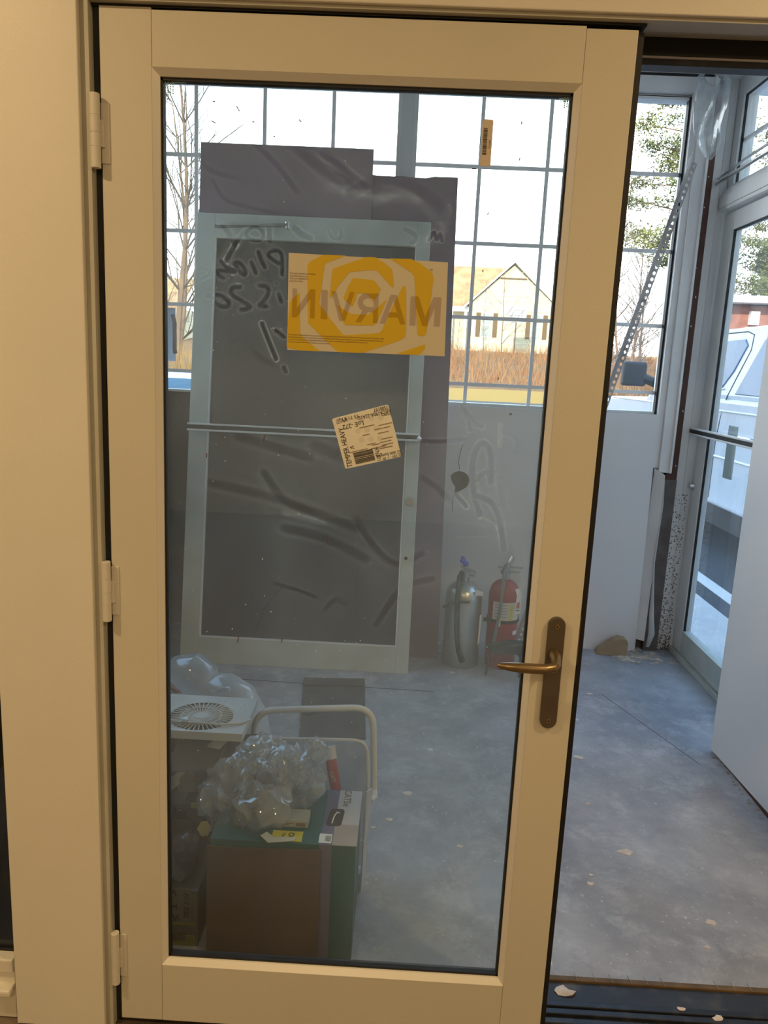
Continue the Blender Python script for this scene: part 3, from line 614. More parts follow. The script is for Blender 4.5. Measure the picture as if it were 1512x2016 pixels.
# sill of the double doorway
sl_ = struct(MB().box(-0.75, 1.9, 0.060, 0.130, -0.12, 0.004), 'sill_1', M['sill'], 'blue-black ribbed metal sill under the open doorway')
A = At(sl_)
for y in (0.062, 0.084, 0.106): A(MB().box(-0.75, 1.9, y, y+0.016, 0.0, 0.012 if y > 0.07 else 0.008), 'sill_rib', M['sill'], bevel=0.002)
A(MB().box(-0.75, 1.9, 0.130, 0.190, -0.12, 0.0), 'sill_flat', mat('dusty_sill_flat', (0.035, 0.04, 0.052, 1), 0.5, 0.2, col2=(0.13, 0.12, 0.115, 1), scale=18, lo=0.52, hi=0.8))
A(MB().box(-0.75, 1.9, 0.190, 0.205, -0.12, 0.006), 'wood_strip', M['sillwood'], bevel=0.002)
A(MB().box(-0.75, 1.9, 0.0, 0.060, -0.12, 0.0), 'inner_strip', mat('dark_brown_strip', (0.07, 0.05, 0.03, 1), 0.6, col2=(0.03,0.02,0.015,1), scale=10))
g = MB()
for x in (0.49, .535, .575, .62, .66, .70, .83, .87, .91): g.bar((x, 0.189, 0.0068), (x-.004, 0.215, 0.0068), 0.0012, 0.0014)
A(g, 'scratches', mat('scratch', (0.3,0.25,0.18,1), 0.8))
def chip(x, y, z, r, seed, label, amp=.5):
    root = thing('plaster_chip', label, 'plaster chip', (x, y, z)); random.seed(seed)
    g = MB(); n = 8; pts = []
    for k in range(n):
        a_ = 2*PI*k/n; rr = r*random.uniform(.65, 1.15); pts.append((x+rr*math.cos(a_)*1.25, y+rr*math.sin(a_)*.85, z+random.uniform(0, r*.25)))
    g._m(pts + [(x, y, z+r*.35)] + [(p[0]*.9+x*.1, p[1]*.9+y*.1, z) for p in pts], [(k, (k+1)%n, n) for k in range(n)] + [(k, n+1+k, n+1+(k+1)%n, (k+1)%n) for k in range(n)] + [tuple(range(n+1, 2*n+1))[::-1]])
    At(root)(g, 'chip', M['plaster'])
chip(0.452, 0.160, 0.0, 0.020, 2, 'large cracked plaster chip on the dark sill next to the door edge')
chip(0.790, 0.098, 0.012, 0.010, 5, 'small pale plaster crumb on the sill ribs at the right')
chip(0.715, 0.118, 0.012, 0.009, 8, 'thin white plaster flake on the sill ribs, left of the small pale crumb')

# ================================================================== entry walls
kw = struct(MB().box(-1.45, 1.60, 2.56, 2.72, -0.12, 1.268), 'wall_back', M['kneewall'], 'low bare grey wall under the gridded windows')
wl = struct(MB().box(-1.45, -1.35, 0.24, 2.56, 0.0, 1.27).box(-1.45, -1.35, 0.24, 2.56, 2.75, 2.95).box(-1.45, -1.35, 0.24, 0.4, 1.27, 2.75).box(-1.45, -1.35, 2.4, 2.56, 1.27, 2.75).box(-1.45, -1.35, 0.16, 0.24, 0, 2.3), 'wall_left', mat('dark_bare_side_wall', (0.10, 0.085, 0.065, 1), 0.9, col2=(0.07, 0.06, 0.045, 1), scale=3), 'dark unfinished side wall of the entry')
struct(MB().box(-1.45, 1.75, 0.2, 2.75, 2.845, 2.95), 'ceiling_entry', M['ceilv'], 'white board ceiling of the entry')
struct(MB().box(-1.6, 1.85, 0.2, 2.9, 2.95, 3.1), 'roof_entry', M['roomwall'], 'roof slab over the entry')
hd2_ = struct(MB().box(-1.35, 1.40, 2.50, 2.60, 2.765, 2.832).box(-1.35, 1.40, 2.545, 2.60, 2.752, 2.765), 'trim_6', M['whitewood'], 'white head trim above the gridded windows')
At(hd2_)(MB().box(-1.35, 1.37, 2.50, 2.6, 2.832, 2.8445), 'dark_joint', M['crack'])
At(hd2_)(MB().box(-1.35, 1.30, 2.535, 2.545, 2.747, 2.757), 'gasket', M['gasket'])
# ---- gridded windows
def grid_window(name, x0, x1, z0, z1, vx, hz, label):
    root = thing(name, label, None, (x0, 2.56, z0), kind='structure'); A = At(root)
    A(MB().box(x0, x0+.018, 2.53, 2.60, z0, z1).box(x1-.018, x1, 2.53, 2.60, z0, z1).box(x0, x1, 2.53, 2.60, z0, z0+.012).box(x0, x1, 2.53, 2.60, z1-.012, z1), 'frame', M['alu'])
    A(MB().box(x0+.018, x1-.018, 2.562, 2.568, z0+.012, z1-.012), 'pane', M['glass_win'])
    for x in vx: A(MB().box(x-.009, x+.009, 2.552, 2.560, z0+.012, z1-.012), 'muntin', M['muntin'])
    for z in hz: A(MB().box(x0+.018, x1-.018, 2.5515, 2.5605, z-.009, z+.009), 'muntin', M['muntin'])
    return root
HZ = (2.413, 2.057, 1.700, 1.368)
grid_window('window_2', -1.35, -0.081, 1.262, 2.752, (-1.08, -0.745, -0.41), HZ, 'left gridded window of the entry, behind the leaning boards')
w3 = grid_window('window_3', -0.020, 1.300, 1.262, 2.752, (0.310, 0.637, 0.962), HZ, 'right gridded window of the entry looking onto the houses')
At(w3)(MB().box(1.275, 1.284, 2.525, 2.56, 1.262, 2.752), 'gasket', M['gasket'])
struct(MB().box(-0.081, -0.020, 2.525, 2.61, 1.262, 2.765), 'trim_7', mat('grey_mullion', (0.66, 0.68, 0.72, 1), 0.5), 'broad grey mullion between the two gridded windows')
w5 = thing('added_light_window', 'unseen window added in the left wall to bring more daylight into the entry', None, (-1.40, 1.4, 1.27), kind='structure')  # unseen opening, added so that more sky light reaches the entry
At(w5)(MB().box(-1.42,-1.37,0.40,0.43,1.27,2.75).box(-1.42,-1.37,2.37,2.40,1.27,2.75).box(-1.42,-1.37,0.43,2.37,1.27,1.30).box(-1.42,-1.37,0.43,2.37,2.72,2.75), 'frame', M['alu'])
At(w5)(MB().box(-1.40,-1.396,0.43,2.37,1.30,2.72), 'pane', M['glass_win'])
# ---- right corner trims
t8 = struct(MB().box(1.286, 1.318, 2.50, 2.6, 0.99, 2.77), 'trim_8', M['whitewood'], 'white window side casing beside the rusty post', bevel=0.002)
t9 = struct(MB().box(1.318, 1.378, 2.485, 2.555, 0.97, 2.83), 'trim_9', M['whitewood'], 'white corner trim strip nearest the rusty post', bevel=0.002)
At(t9)(MB().box(1.368, 1.378, 2.470, 2.485, 0.97, 2.83), 'edge_bead', M['alu'])
t10 = struct(MB().prism([(1.285,2.50,0.07),(1.335,2.46,0.07),(1.345,2.46,0.96),(1.30,2.50,0.99)], (0,0.05,0)), 'trim_10', M['whitewood'], 'loose white corner strip over the lower drywall edge')
post = struct(MB().box(1.370, 1.425, 2.52, 2.558, 0.93, 2.83), 'post_1', M['stud'], 'rust-brown bare post in the far right corner of the entry')
At(post)(MB().box(1.352, 1.426, 2.515, 2.558, 0.0, 0.93), 'grey_foot', M['studgrey'])
g = MB()
for k in range(12): random.seed(k); xx = 1.385+random.uniform(0,.03); g.box(xx, xx+.004, 2.518, 2.52, 1.0+k*.14, 1.003+k*.14+random.uniform(0,.006))
At(post)(g, 'paint_flecks', M['whitewood'])
# torn paper strip running down beside the foot of the post
g = MB(); pl_ = [(1.345,2.47,.93),(1.350,2.47,.80),(1.343,2.46,.66),(1.336,2.455,.50),(1.345,2.45,.36),(1.352,2.445,.22),(1.362,2.44,.12),(1.345,2.43,.05)]
pw_ = [.003,.005,.004,.005,.006,.012,.016,.008]
g._m([q for p, w_ in zip(pl_, pw_) for q in ((p[0]-w_, p[1], p[2]), (p[0]+w_, p[1]-.004, p[2]))], [(2*k, 2*k+1, 2*k+3, 2*k+2) for k in range(len(pl_)-1)], True)
o = At(t10)(g, 'torn_paper_edge', mat('torn_grey_paper', (0.55,0.55,0.55,1), 0.9, bump=.5)); so = o.modifiers.new('t', 'SOLIDIFY'); so.thickness = .001

# ---- white drywall sheet leaning under the window, with a hole and cracks
dw = thing('drywall_sheet', 'white drywall sheet standing under the right window, with a ragged hole', 'board', (0.75, 2.5, 0.0)); A = At(dw)
outer = [(0.10, 0.0), (1.30, 0.0), (1.285, 1.262), (0.10, 1.262)]
hole = [(0.258,0.901),(0.275,0.918),(0.301,0.927),(0.330,0.920),(0.347,0.906),(0.357,0.885),(0.354,0.865),(0.345,0.845),(0.320,0.826),(0.300,0.812),(0.288,0.804),(0.283,0.820),(0.286,0.840),(0.270,0.862),(0.262,0.880)]
g = MB()
for y in (2.487, 2.50):
    vo = [g.b.verts.new((x, y, z)) for x, z in outer]; vh = [g.b.verts.new((x, y, z)) for x, z in hole]
    es = [g.b.edges.new((vo[i], vo[(i+1)%4])) for i in range(4)] + [g.b.edges.new((vh[i], vh[(i+1)%len(vh)])) for i in range(len(vh))]
    bmesh.ops.triangle_fill(g.b, edges=es, use_beauty=True)
    if y < 2.49: f0 = (vo, vh)
    else:
        for a_, b_ in zip(f0, (vo, vh)):
            for i in range(len(a_)):
                try: g.b.faces.new((a_[i], a_[(i+1)%len(a_)], b_[(i+1)%len(a_)], b_[i]))
                except ValueError: pass
A(g, 'board', M['drywall'])
A(MB().box(0.24, 0.37, 2.512, 2.515, 0.79, 0.94), 'cavity', M['hollow'])
A(MB().tube([(0.301,2.4865,0.935),(0.299,2.4865,0.955),(0.294,2.4865,0.975),(0.299,2.4865,1.01),(0.304,2.4865,1.04),(0.312,2.4865,1.064)], 0.0014, 5), 'crack', M['crack'])
A(MB().tube([(0.284,2.4865,0.802),(0.276,2.4865,0.790),(0.279,2.4865,0.775),(0.275,2.4865,0.762),(0.278,2.4865,0.74),(0.279,2.4865,0.708)], 0.0014, 5), 'crack', M['crack'])
A(MB().box(0.535,0.548,2.486,2.487,1.225,1.235), 'pencil_mark', M['ink_soft'])

# ---- two mauve boards
def lean_sheet(name, label, x0, x1, yb, yt, h, th, m, torn=False, dz=0.0):
    root = thing(name, label, 'board', ((x0+x1)/2, yb, dz)); A = At(root); d = Vector((0, yt-yb, h)); n_ = Vector((0, h, -(yt-yb))).normalized()*th
    if torn:
        pts = [(x0, yb, dz), (x1+.03, yb, dz)]; random.seed(2); n = 26
        for k in range(n+1):
            x = x1 + (x0-x1)*k/n; q = h - random.uniform(0, .012)*(1 if 1 < k else 0); pts.append((x, yb+(yt-yb)*q/h, dz+q))
    else: pts = [(x0, yb, dz), (x1, yb, dz), (x1, yt, dz+h), (x0, yt, dz+h)]
    A(MB().prism(pts, n_), 'sheet', m)
    return root
lean_sheet('mauve_board', 'tall mauve-grey board leaning on the window, right behind the loose glazed door', -1.03, -0.205, 2.20, 2.455, 2.448, 0.013, M['mauve'])
lean_sheet('mauve_board', 'mauve-grey board with a torn top edge, showing right of the taller board', -0.80, 0.203, 2.235, 2.478, 2.343, 0.010, M['mauve'], True)

# ---- loose glazed aluminium door leaning on the boards
ld = thing('leaning_door', 'loose pale aluminium glazed door with push bar leaning on the mauve boards', 'door', (-0.467, 2.015, 0.0))
LY = 2.015; ang = math.atan2(2.34-2.015, 2.11); LDM = Matrix.Translation((-0.467, LY, 0)) @ Matrix.Rotation(-ang, 4, 'X')
LDH = 2.135
def L(mb, name, m, parent=None, **k):
    o = mb.build(name, m, None, **k); o.data.transform(Matrix.Rotation(-ang, 4, 'X')); o.parent = parent or ld; return o
hw = 0.55; LM = M['alu_old']
L(MB().box(-hw, -hw+.088, 0, .044, 0, LDH), 'stile', LM, bevel=.002); L(MB().box(hw-.062, hw, 0, .044, 0, LDH), 'stile', LM, bevel=.002)
L(MB().box(-hw+.088, hw-.062, 0, .044, 0, .125), 'rail', LM, bevel=.002); L(MB().box(-hw+.088, hw-.062, 0, .044, LDH-.115, LDH), 'rail', LM, bevel=.002)
L(MB().box(-hw+.088, -hw+.094, -.001, .02, .125, LDH-.115).box(hw-.068, hw-.062, -.001, .02, .125, LDH-.115).box(-hw+.09, hw-.064, -.001, .02, .125, .131), 'glazing_stop', M['alu'])
L(MB().box(-hw+.088, hw-.062, .018, .022, .125, LDH-.115), 'pane', glassmat('loose_door_glass', (0.62, 0.66, 0.68, 1), 0.06, rough=.3, milk=0.10, milkscale=5, milkcol=(.55,.55,.55,1)))
pb = L(MB().box(-hw+.005, hw-.01, -.052, -.036, 1.108, 1.117).box(-hw+.005, hw-.01, -.052, -.036, 1.136, 1.145), 'push_bar', M['alu'], bevel=.002)
L(MB().box(-hw+.005, hw-.01, -.050, -.038, 1.117, 1.136), 'push_bar_insert', M['blackrubber'], pb)
L(MB().tube([(hw-.02, -.044, 1.126), (hw-.005, -.03, 1.122), (hw-.012, -.002, 1.12)], .012, 8), 'push_bar_end', M['alu'], pb)
L(MB().lathe([(.018, -.016), (.018, -.008), (.021, 0), (.021, .004)], (hw-.035, 0, .825), 20, 'y'), 'lock_cylinder', M['steel'])
L(MB().lathe([(.008, -.004), (.008, .001)], (hw-.038, 0, .555), 12, 'y'), 'small_hole_plug', M['stud'])
ca = L(MB().bar((-hw+.09, -.02, LDH-.068), (-hw+.43, -.025, LDH-.050), .014, .012), 'closer_arm', mat('dull_grey_arm', (.26,.27,.26,1), .4, .4))
L(MB().bar((-hw+.10, -.03, LDH-.062), (-hw+.30, -.035, LDH-.055), .012, .010), 'closer_rod', M['steel'], ca)
L(MB().lathe([(.012, LDH-.066), (.012, LDH-.036)], (-hw+.43, -.02, 0), 12), 'closer_pivot', M['steel'], ca)
ld.rotation_euler = (0, 0, 0)

# ================================================================== exterior glazed door, transom, near wall on the right
X0 = 1.51
er = struct(MB().box(1.424, 1.468, 2.535, 2.60, 0, 2.845).box(1.472, X0-.004, 2.545, 2.60, 0, 2.845).box(1.468, 1.472, 2.56, 2.60, 0, 2.845).box(X0-.004, X0+.10, 2.552, 2.68, 0, 2.845), 'trim_11', M['alu'], 'white fluted jamb of the outer glass door', bevel=.0015)
A = At(er)
spk = MB(); random.seed(12)
for k in range(500):
    z = random.random()**1.8*0.85; x = random.choice((random.uniform(1.426,1.466), random.uniform(1.474,1.502))); s_ = random.uniform(.0012,.0032)
    spk.box(x-s_, x+s_, 2.5335 if x < 1.47 else 2.5435, 2.5455, z, z+s_*2)
A(spk, 'grime_flecks', mat('grey_grime', (0.16,0.15,0.14,1), 0.9))['kind'] = 'stuff'
struct(MB().box(X0-.03, X0+.1, 1.45, 2.68, 2.245, 2.262).box(X0-.035, X0+.1, 1.45, 2.70, 2.262, 2.315).box(X0-.02, X0+.1, 1.45, 2.68, 2.315, 2.345), 'trim_12', M['alu'], 'white transom bar over the outer glass door', bevel=.0015)
struct(MB().box(X0-.01, X0+.12, 1.45, 2.68, -.01, .022), 'sill_2', M['alu_old'], 'metal threshold of the outer glass door')
d2 = thing('door_2', 'outer white aluminium glass door with a horizontal push bar', None, (X0+.02, 2.54, 0), kind='structure'); A = At(d2)
xa, xb = X0+.004, X0+.048; ya, yb_ = 1.60, 2.540
A(MB().box(xa, xb, yb_-.115, yb_, .03, 2.235), 'stile', M['alu'], bevel=.002); A(MB().box(xa, xb, ya, ya+.115, .03, 2.235), 'stile', M['alu'], bevel=.002)
A(MB().box(xa, xb, ya+.115, yb_-.115, .03, .150), 'rail', M['alu_old'], bevel=.002); A(MB().box(xa, xb, ya+.115, yb_-.115, 2.150, 2.235), 'rail', M['alu'], bevel=.002)
A(MB().box(xa+.006, xa+.016, yb_-.122, yb_-.115, .150, 2.150).box(xa+.006, xa+.016, ya+.115, yb_-.115, 2.143, 2.150), 'gasket', M['gasket'])
A(MB().box(xa+.018, xa+.022, ya+.115, yb_-.115, .150, 2.150), 'pane', M['glass_old'])
b_ = A(MB().box(xa-.050, xa-.036, ya+.02, yb_+.055, 1.168, 1.177).box(xa-.050, xa-.036, ya+.02, yb_+.055, 1.196, 1.205), 'push_bar', M['alu'], bevel=.002)
A(MB().box(xa-.048, xa-.038, ya+.02, yb_+.055, 1.177, 1.196), 'push_bar_insert', M['blackrubber'], b_)
A(MB().box(xa-.04, xa, yb_+.0, yb_+.03, 1.172, 1.20), 'push_bar_bracket', M['steel'], b_)
A(MB().lathe([(.020, 0), (.020, -.006), (.014, -.016), (.014, -.022)], (xa, yb_-.025, .905), 18, 'x'), 'thumb_turn', M['steel'])
A(MB().box(xb+.02, xb+.028, 2.24, 2.335, .98, 1.235), 'outer_pull_plate', M['alu_old'], bevel=.002)
cl = A(MB().tube([(X0-.05, 2.66, 2.375), (X0-.07, 2.3, 2.372), (X0-.09, 1.75, 2.368)], .009, 10), 'closer_arm', M['steel'])
A(MB().tube([(X0-.05, 2.66, 2.395), (X0-.06, 2.2, 2.412), (X0-.05, 1.75, 2.43)], .006, 8).box(X0-.06, X0-.0, 2.645, 2.675, 2.355, 2.405), 'closer_bracket', M['steel'], cl)
# transom window
w4 = thing('window_4', 'transom window over the outer glass door, showing pines', None, (X0+.02, 2.54, 2.345), kind='structure'); A = At(w4)
A(MB().box(X0, X0+.06, 2.48, 2.60, 2.345, 2.845).box(X0, X0+.06, 1.45, 1.52, 2.345, 2.845).box(X0, X0+.06, 1.52, 2.48, 2.345, 2.365).box(X0, X0+.06, 1.52, 2.48, 2.76, 2.845), 'frame', M['alu'])
A(MB().box(X0+.01, X0+.02, 2.474, 2.48, 2.365, 2.76).box(X0+.01, X0+.02, 1.52, 2.48, 2.755, 2.76), 'gasket', M['gasket'])
A(MB().box(X0+.030, X0+.034, 1.52, 2.48, 2.365, 2.76), 'pane', M['glass_old'])
A(MB().box(X0+.022, X0+.034, 1.52, 2.48, 2.552, 2.568), 'muntin', M['muntin']); A(MB().box(X0+.022, X0+.034, 2.145, 2.161, 2.365, 2.76), 'muntin', M['muntin'])
# near drywall on the right
struct(MB().prism([(1.283,1.407,0.012),(1.345,0.20,0.012),(1.70,0.20,0.012),(1.70,1.407,0.012)], (0,0,2.83)), 'wall_right', mat('white_new_drywall', (0.80,0.79,0.79,1), 0.7, col2=(0.76,0.75,0.76,1), scale=1.5), 'smooth white drywall wall end at the right edge')
struct(MB().box(1.30, 1.70, 0.20, 1.40, 0.0, 0.012), 'gap_strip_right', M['stud'], 'dark gap at the foot of the right drywall wall')  # solid dark brown strip drawn where the wall has a gap
g = MB(); random.seed(77)
for k in range(40): flat_blob(g, 1.30+random.uniform(-.035,.0), random.uniform(0.7,1.38), 0.0, random.uniform(.003,.01), 6, k+300, .0012)
A = At(fl); A(g, 'dirt_crumbs', dirt)['kind'] = 'stuff'

# ---- plastic film scraps on the corner
film = glassmat('plastic_film', (0.93,0.94,0.95,1), 0.18, rough=.12, milk=0.30, milkscale=9)
def filmobj(pts, nm, label, wd, seed, loc):
    root = thing(nm, label, 'plastic film', loc); g = MB(); random.seed(seed); vs = []; fs = []; m_ = 7
    for i, p in enumerate(pts):
        w_ = wd[i]
        for k in range(m_):
            t_ = k/(m_-1)-.5; vs.append((p[0]+w_*t_, p[1]-abs(w_)*0.25*math.sin(k*2.1+i*1.7)-.004, p[2]+w_*.25*math.sin(k*1.3+i)))
    for i in range(len(pts)-1):
        for k in range(m_-1): fs.append((i*m_+k, i*m_+k+1, (i+1)*m_+k+1, (i+1)*m_+k))
    g._m(vs, fs, True); o = At(root)(g, 'sheet', film)
    sd = o.modifiers.new('sub', 'SUBSURF'); sd.levels = 1; sd.render_levels = 2
    so = o.modifiers.new('thick', 'SOLIDIFY'); so.thickness = .0006
filmobj([(1.335,2.44,2.80),(1.335,2.43,2.74),(1.34,2.42,2.68),(1.335,2.42,2.62),(1.34,2.41,2.55),(1.36,2.42,2.49),(1.37,2.44,2.46)], 'plastic_film', 'clear plastic film bunched over the top of the rusty post', (.15,.16,.15,.13,.13,.07,.03), 1, (1.335,2.44,2.80))
filmobj([(1.372,2.53,2.06),(1.366,2.525,1.98),(1.360,2.525,1.90),(1.352,2.52,1.83),(1.345,2.52,1.80)], 'plastic_film', 'small torn plastic film scrap halfway down the rusty post', (.022,.02,.03,.05,.06), 2, (1.366,2.53,1.95))
g = MB().tube([(1.30,2.48,2.50),(1.285,2.47,2.46),(1.278,2.47,2.40),(1.272,2.47,2.36)], .0035, 6)
r_ = thing('plastic_strand', 'thin plastic strand hanging beside the window casing', 'plastic film', (1.285,2.47,2.45)); At(r_)(g, 'strand', film)

# ---- slotted angle leaning in the corner
sa = thing('slotted_angle', 'long perforated white metal angle leaning across the window corner', 'metal angle', (0.63, 2.35, 0.0)); A = At(sa)
p0 = Vector((0.985, 2.40, 1.262+.01)); p1 = Vector((1.308, 2.45, 2.445)); dd = (p1-p0); Ln = dd.length; dd.normalize(); sd_ = dd.cross(Vector((0,1,0))).normalized()
p0 = p0 - dd*1.312
Ln += 1.312; g = MB(); w_ = .026; nh = int(Ln/.030); st_ = Ln/nh
def PT(s_, l_): return p0 + dd*l_ + sd_*s_
th = Vector((0, .0018, 0)); vs = []
for face in (0,):
    for k in range(nh):     # strip cells each with an octagonal hole
        l0 = k*st_; l1 = l0+st_; lc = (l0+l1)/2; hx = .0072; hl = .0085
        ring = [PT(hx*math.cos(PI/8+i*PI/4), lc+hl*math.sin(PI/8+i*PI/4)) for i in range(8)]
        cr = [PT(w_/2, lc), PT(w_/2, l1), PT(0, l1), PT(-w_/2, l1), PT(-w_/2, lc), PT(-w_/2, l0), PT(0, l0), PT(w_/2, l0)]
        for off in (Vector((0,0,0)), th):
            g._m([v+off for v in ring]+[v+off for v in cr], [(i, (i+1)%8, 8+(i+1)%8, 8+i) for i in range(8)])
        g._m(ring+[v+th for v in ring], [(i, (i+1)%8, 8+(i+1)%8, 8+i) for i in range(8)])
angm = mat('scuffed_white_angle', (0.46,0.44,0.43,1), 0.5, .3, col2=(0.28,0.26,0.26,1), scale=22, lo=.45, hi=.7)
A(g, 'slotted_flange', angm)
fl_ = sd_*-.017 + Vector((0,-.016,0))
if (PT(-w_/2, 0)).x > PT(w_/2, 0).x: fl_ = sd_*.017 + Vector((0,-.016,0)); w_ = -w_
A(MB().prism([PT(-w_/2, 0), PT(-w_/2, Ln), PT(-w_/2, Ln)+fl_, PT(-w_/2, 0)+fl_], Vector((0,.0018,0))), 'plain_flange', mat('grey_brown_flange', (0.33,0.30,0.29,1), .5, .2))

# ---- wedge
wd = thing('wooden_wedge', 'tan triangular wedge at the foot of the white drywall', 'wedge', (1.16, 2.43, 0))
At(wd)(MB().prism([(1.075,2.41,0.0),(1.228,2.39,0.0),(1.236,2.40,0.07),(1.226,2.40,0.092),(1.19,2.40,0.098),(1.165,2.40,0.085),(1.09,2.41,0.022)], (0,0.06,0)), 'block', mat('tan_foam', (0.42,0.31,0.19,1), 0.8, col2=(0.36,0.26,0.16,1), scale=12, bump=.2), bevel=.004)

# ================================================================== fire extinguishers
def extinguisher(cx, cy, r, h, neck, body, name, label, cat='fire extinguisher'):
    root = thing(name, label, cat, (cx, cy, 0)); A = At(root)
    A(MB().lathe([(r*.9,0),(r,.012),(r,h*.80),(r*.97,h*.86),(r*.86,h*.92),(r*.62,h*.965),(r*.35,h*.99),(r*.22,h)], (cx,cy,0), 36), 'tank', body)
    A(MB().lathe([(r*.24,h),(r*.24,h+neck*.35),(r*.32,h+neck*.37),(r*.32,h+neck*.7),(r*.2,h+neck*.75),(r*.2,h+neck)], (cx,cy,0), 16), 'valve', M['steel'])
    return root, A
cx, cy = 0.342, 2.20
silver = mat('brushed_silver_tank', (0.62,0.64,0.60,1), 0.28, 0.85, col2=(0.50,0.52,0.49,1), scale=6)
rt, A = extinguisher(cx, cy, .090, .425, .07, silver, 'fire_extinguisher', 'silver fire extinguisher with blue tag standing against the white drywall')
hosem = mat('dark_hose', (0.05,0.055,0.05,1), 0.6)
A(MB().tube([(cx-.02,cy-.02,.47),(cx-.035,cy-.06,.46),(cx-.04,cy-.088,.40),(cx-.04,cy-.100,.30),(cx-.036,cy-.103,.2),(cx-.02,cy-.103,.10),(cx-.005,cy-.100,.06)], .011, 10), 'hose', hosem)
A(MB().tube([(cx-.005,cy-.102,.065),(cx+.004,cy-.102,.045)], .016, 10), 'nozzle', hosem)
A(MB().tube([(cx-.10,cy-.04,.30),(cx-.07,cy-.085,.33),(cx-.03,cy-.105,.345),(cx+.02,cy-.095,.345)], .006, 8), 'hose_band', hosem)
A(MB().bar((cx-.03,cy-.01,.50),(cx+.05,cy-.02,.475), .02, .006).bar((cx-.03,cy-.01,.48),(cx+.045,cy-.02,.455), .02, .006), 'lever', M['steel'])
A(MB().tube([(cx+.02+.024*math.cos(k*PI/6), cy-.03, .475+.026*math.sin(k*PI/6)) for k in range(12)], .0018, 5, closed=True), 'pin_ring', M['steel'])
A(MB().blob((cx-.02,cy-.02,.535), (.014,.010,.02), 2, .5, 2, 3).blob((cx-.005,cy-.02,.515), (.016,.010,.014), 2, .5, 2, 5), 'blue_tag', mat('blue_plastic', (0.10,0.14,0.55,1), 0.5))
A(MB().prism([(cx+.045,cy-.075,.375),(cx+.085,cy-.05,.365),(cx+.088,cy-.05,.385),(cx+.05,cy-.075,.405)], (0,-.001,0)), 'paper_tag', M['label'])
A(MB().prism([(cx+.076,cy-.05,.12),(cx+.085,cy-.045,.12),(cx+.088,cy-.045,.27),(cx+.079,cy-.05,.27)], (0,-.006,0)), 'side_label', M['label'])
cx, cy = 0.540, 2.20
redm = mat('dusty_red_enamel', (0.36,0.045,0.05,1), 0.38, col2=(0.30,0.05,0.055,1), scale=5)
rt, A = extinguisher(cx, cy, .076, .445, .07, redm, 'fire_extinguisher', 'red fire extinguisher with inspection tag and white label')
A(MB().bar((cx-.045,cy-.01,.508),(cx+.075,cy-.03,.512), .02, .006).bar((cx-.03,cy-.01,.487),(cx+.06,cy-.03,.49), .02, .006), 'lever', M['steel'])
A(MB().tube([(cx-.01,cy-.03,.50),(cx+.005,cy-.04,.535),(cx+.02,cy-.03,.565)], [.012,.012,.010], 10), 'gauge_stem', M['steel'])
A(MB().tube([(cx-.015,cy-.03,.50),(cx-.02,cy-.075,.47),(cx-.025,cy-.086,.38),(cx-.03,cy-.088,.29),(cx-.04,cy-.086,.20),(cx-.05,cy-.085,.13)], .0085, 10), 'hose', mat('grey_hose', (0.20,0.22,0.21,1), 0.5))
def cyl_patch(cx, cy, r, a0, a1, z0, z1, n=10):
    vs = []; fs = []
    for k in range(n+1):
        a_ = a0+(a1-a0)*k/n
        for rr in (r, r+.0012):
            vs += [(cx+rr*math.sin(a_), cy-rr*math.cos(a_), z0), (cx+rr*math.sin(a_), cy-rr*math.cos(a_), z1)]
    for k in range(n): b0 = k*4; fs += [(b0+2,b0+6,b0+7,b0+3),(b0,b0+1,b0+5,b0+4),(b0+1,b0+3,b0+7,b0+5),(b0,b0+4,b0+6,b0+2)]
    fs += [(0,2,3,1),(n*4,n*4+1,n*4+3,n*4+2)]
    return MB()._m(vs, fs, True)
lab = A(cyl_patch(cx, cy, .0765, -.85, 1.0, .255, .345), 'body_label', mat('extinguisher_label', (0.62,0.62,0.56,1), 0.5))
A(cyl_patch(cx, cy, .0780, .28, .50, .256, .335), 'yellow_stripe', mat('label_yellow', (0.62,0.55,0.12,1), 0.5), lab)
for k in range(5): A(cyl_patch(cx, cy, .0778, -.7, .15, .27+k*.015, .274+k*.015), 'label_line', mat('label_grey', (0.33,0.33,0.32,1), 0.6), lab)
A(cyl_patch(cx, cy, .0765, .62, 1.0, .18, .20), 'white_swoosh', M['whitewood'])
bd = A(MB().lathe([(.0775,.238),(.0795,.238),(.0795,.252),(.0775,.252)], (cx,cy,0), 32), 'mounting_band', M['blackrubber'])
A(MB().box(cx-.038,cx-.022,cy-.088,cy-.074,.228,.26), 'band_buckle', M['whitewood'], bd); A(MB().box(cx-.10,cx-.06,cy-.05,cy-.03,.238,.252), 'band_clip', M['blackrubber'], bd)
tg = A(MB().prism([(cx+.036,cy-.092,.420),(cx+.050,cy-.092,.426),(cx+.068,cy-.092,.405),(cx+.068,cy-.092,.300),(cx+.042,cy-.092,.298),(cx+.046,cy-.092,.39)], (0,-.001,0)), 'inspection_tag', M['whitewood'])
A(MB().prism([(cx+.047,cy-.0935,.325),(cx+.062,cy-.0935,.328),(cx+.063,cy-.0935,.358),(cx+.049,cy-.0935,.356)], (0,-.0006,0)), 'red_print', mat('tag_red', (0.6,0.08,0.07,1), 0.5), tg)
A(MB().prism([(cx+.046,cy-.0935,.312),(cx+.063,cy-.0935,.314),(cx+.063,cy-.0935,.320),(cx+.046,cy-.0935,.318)], (0,-.0006,0)), 'black_print', M['ink'], tg)
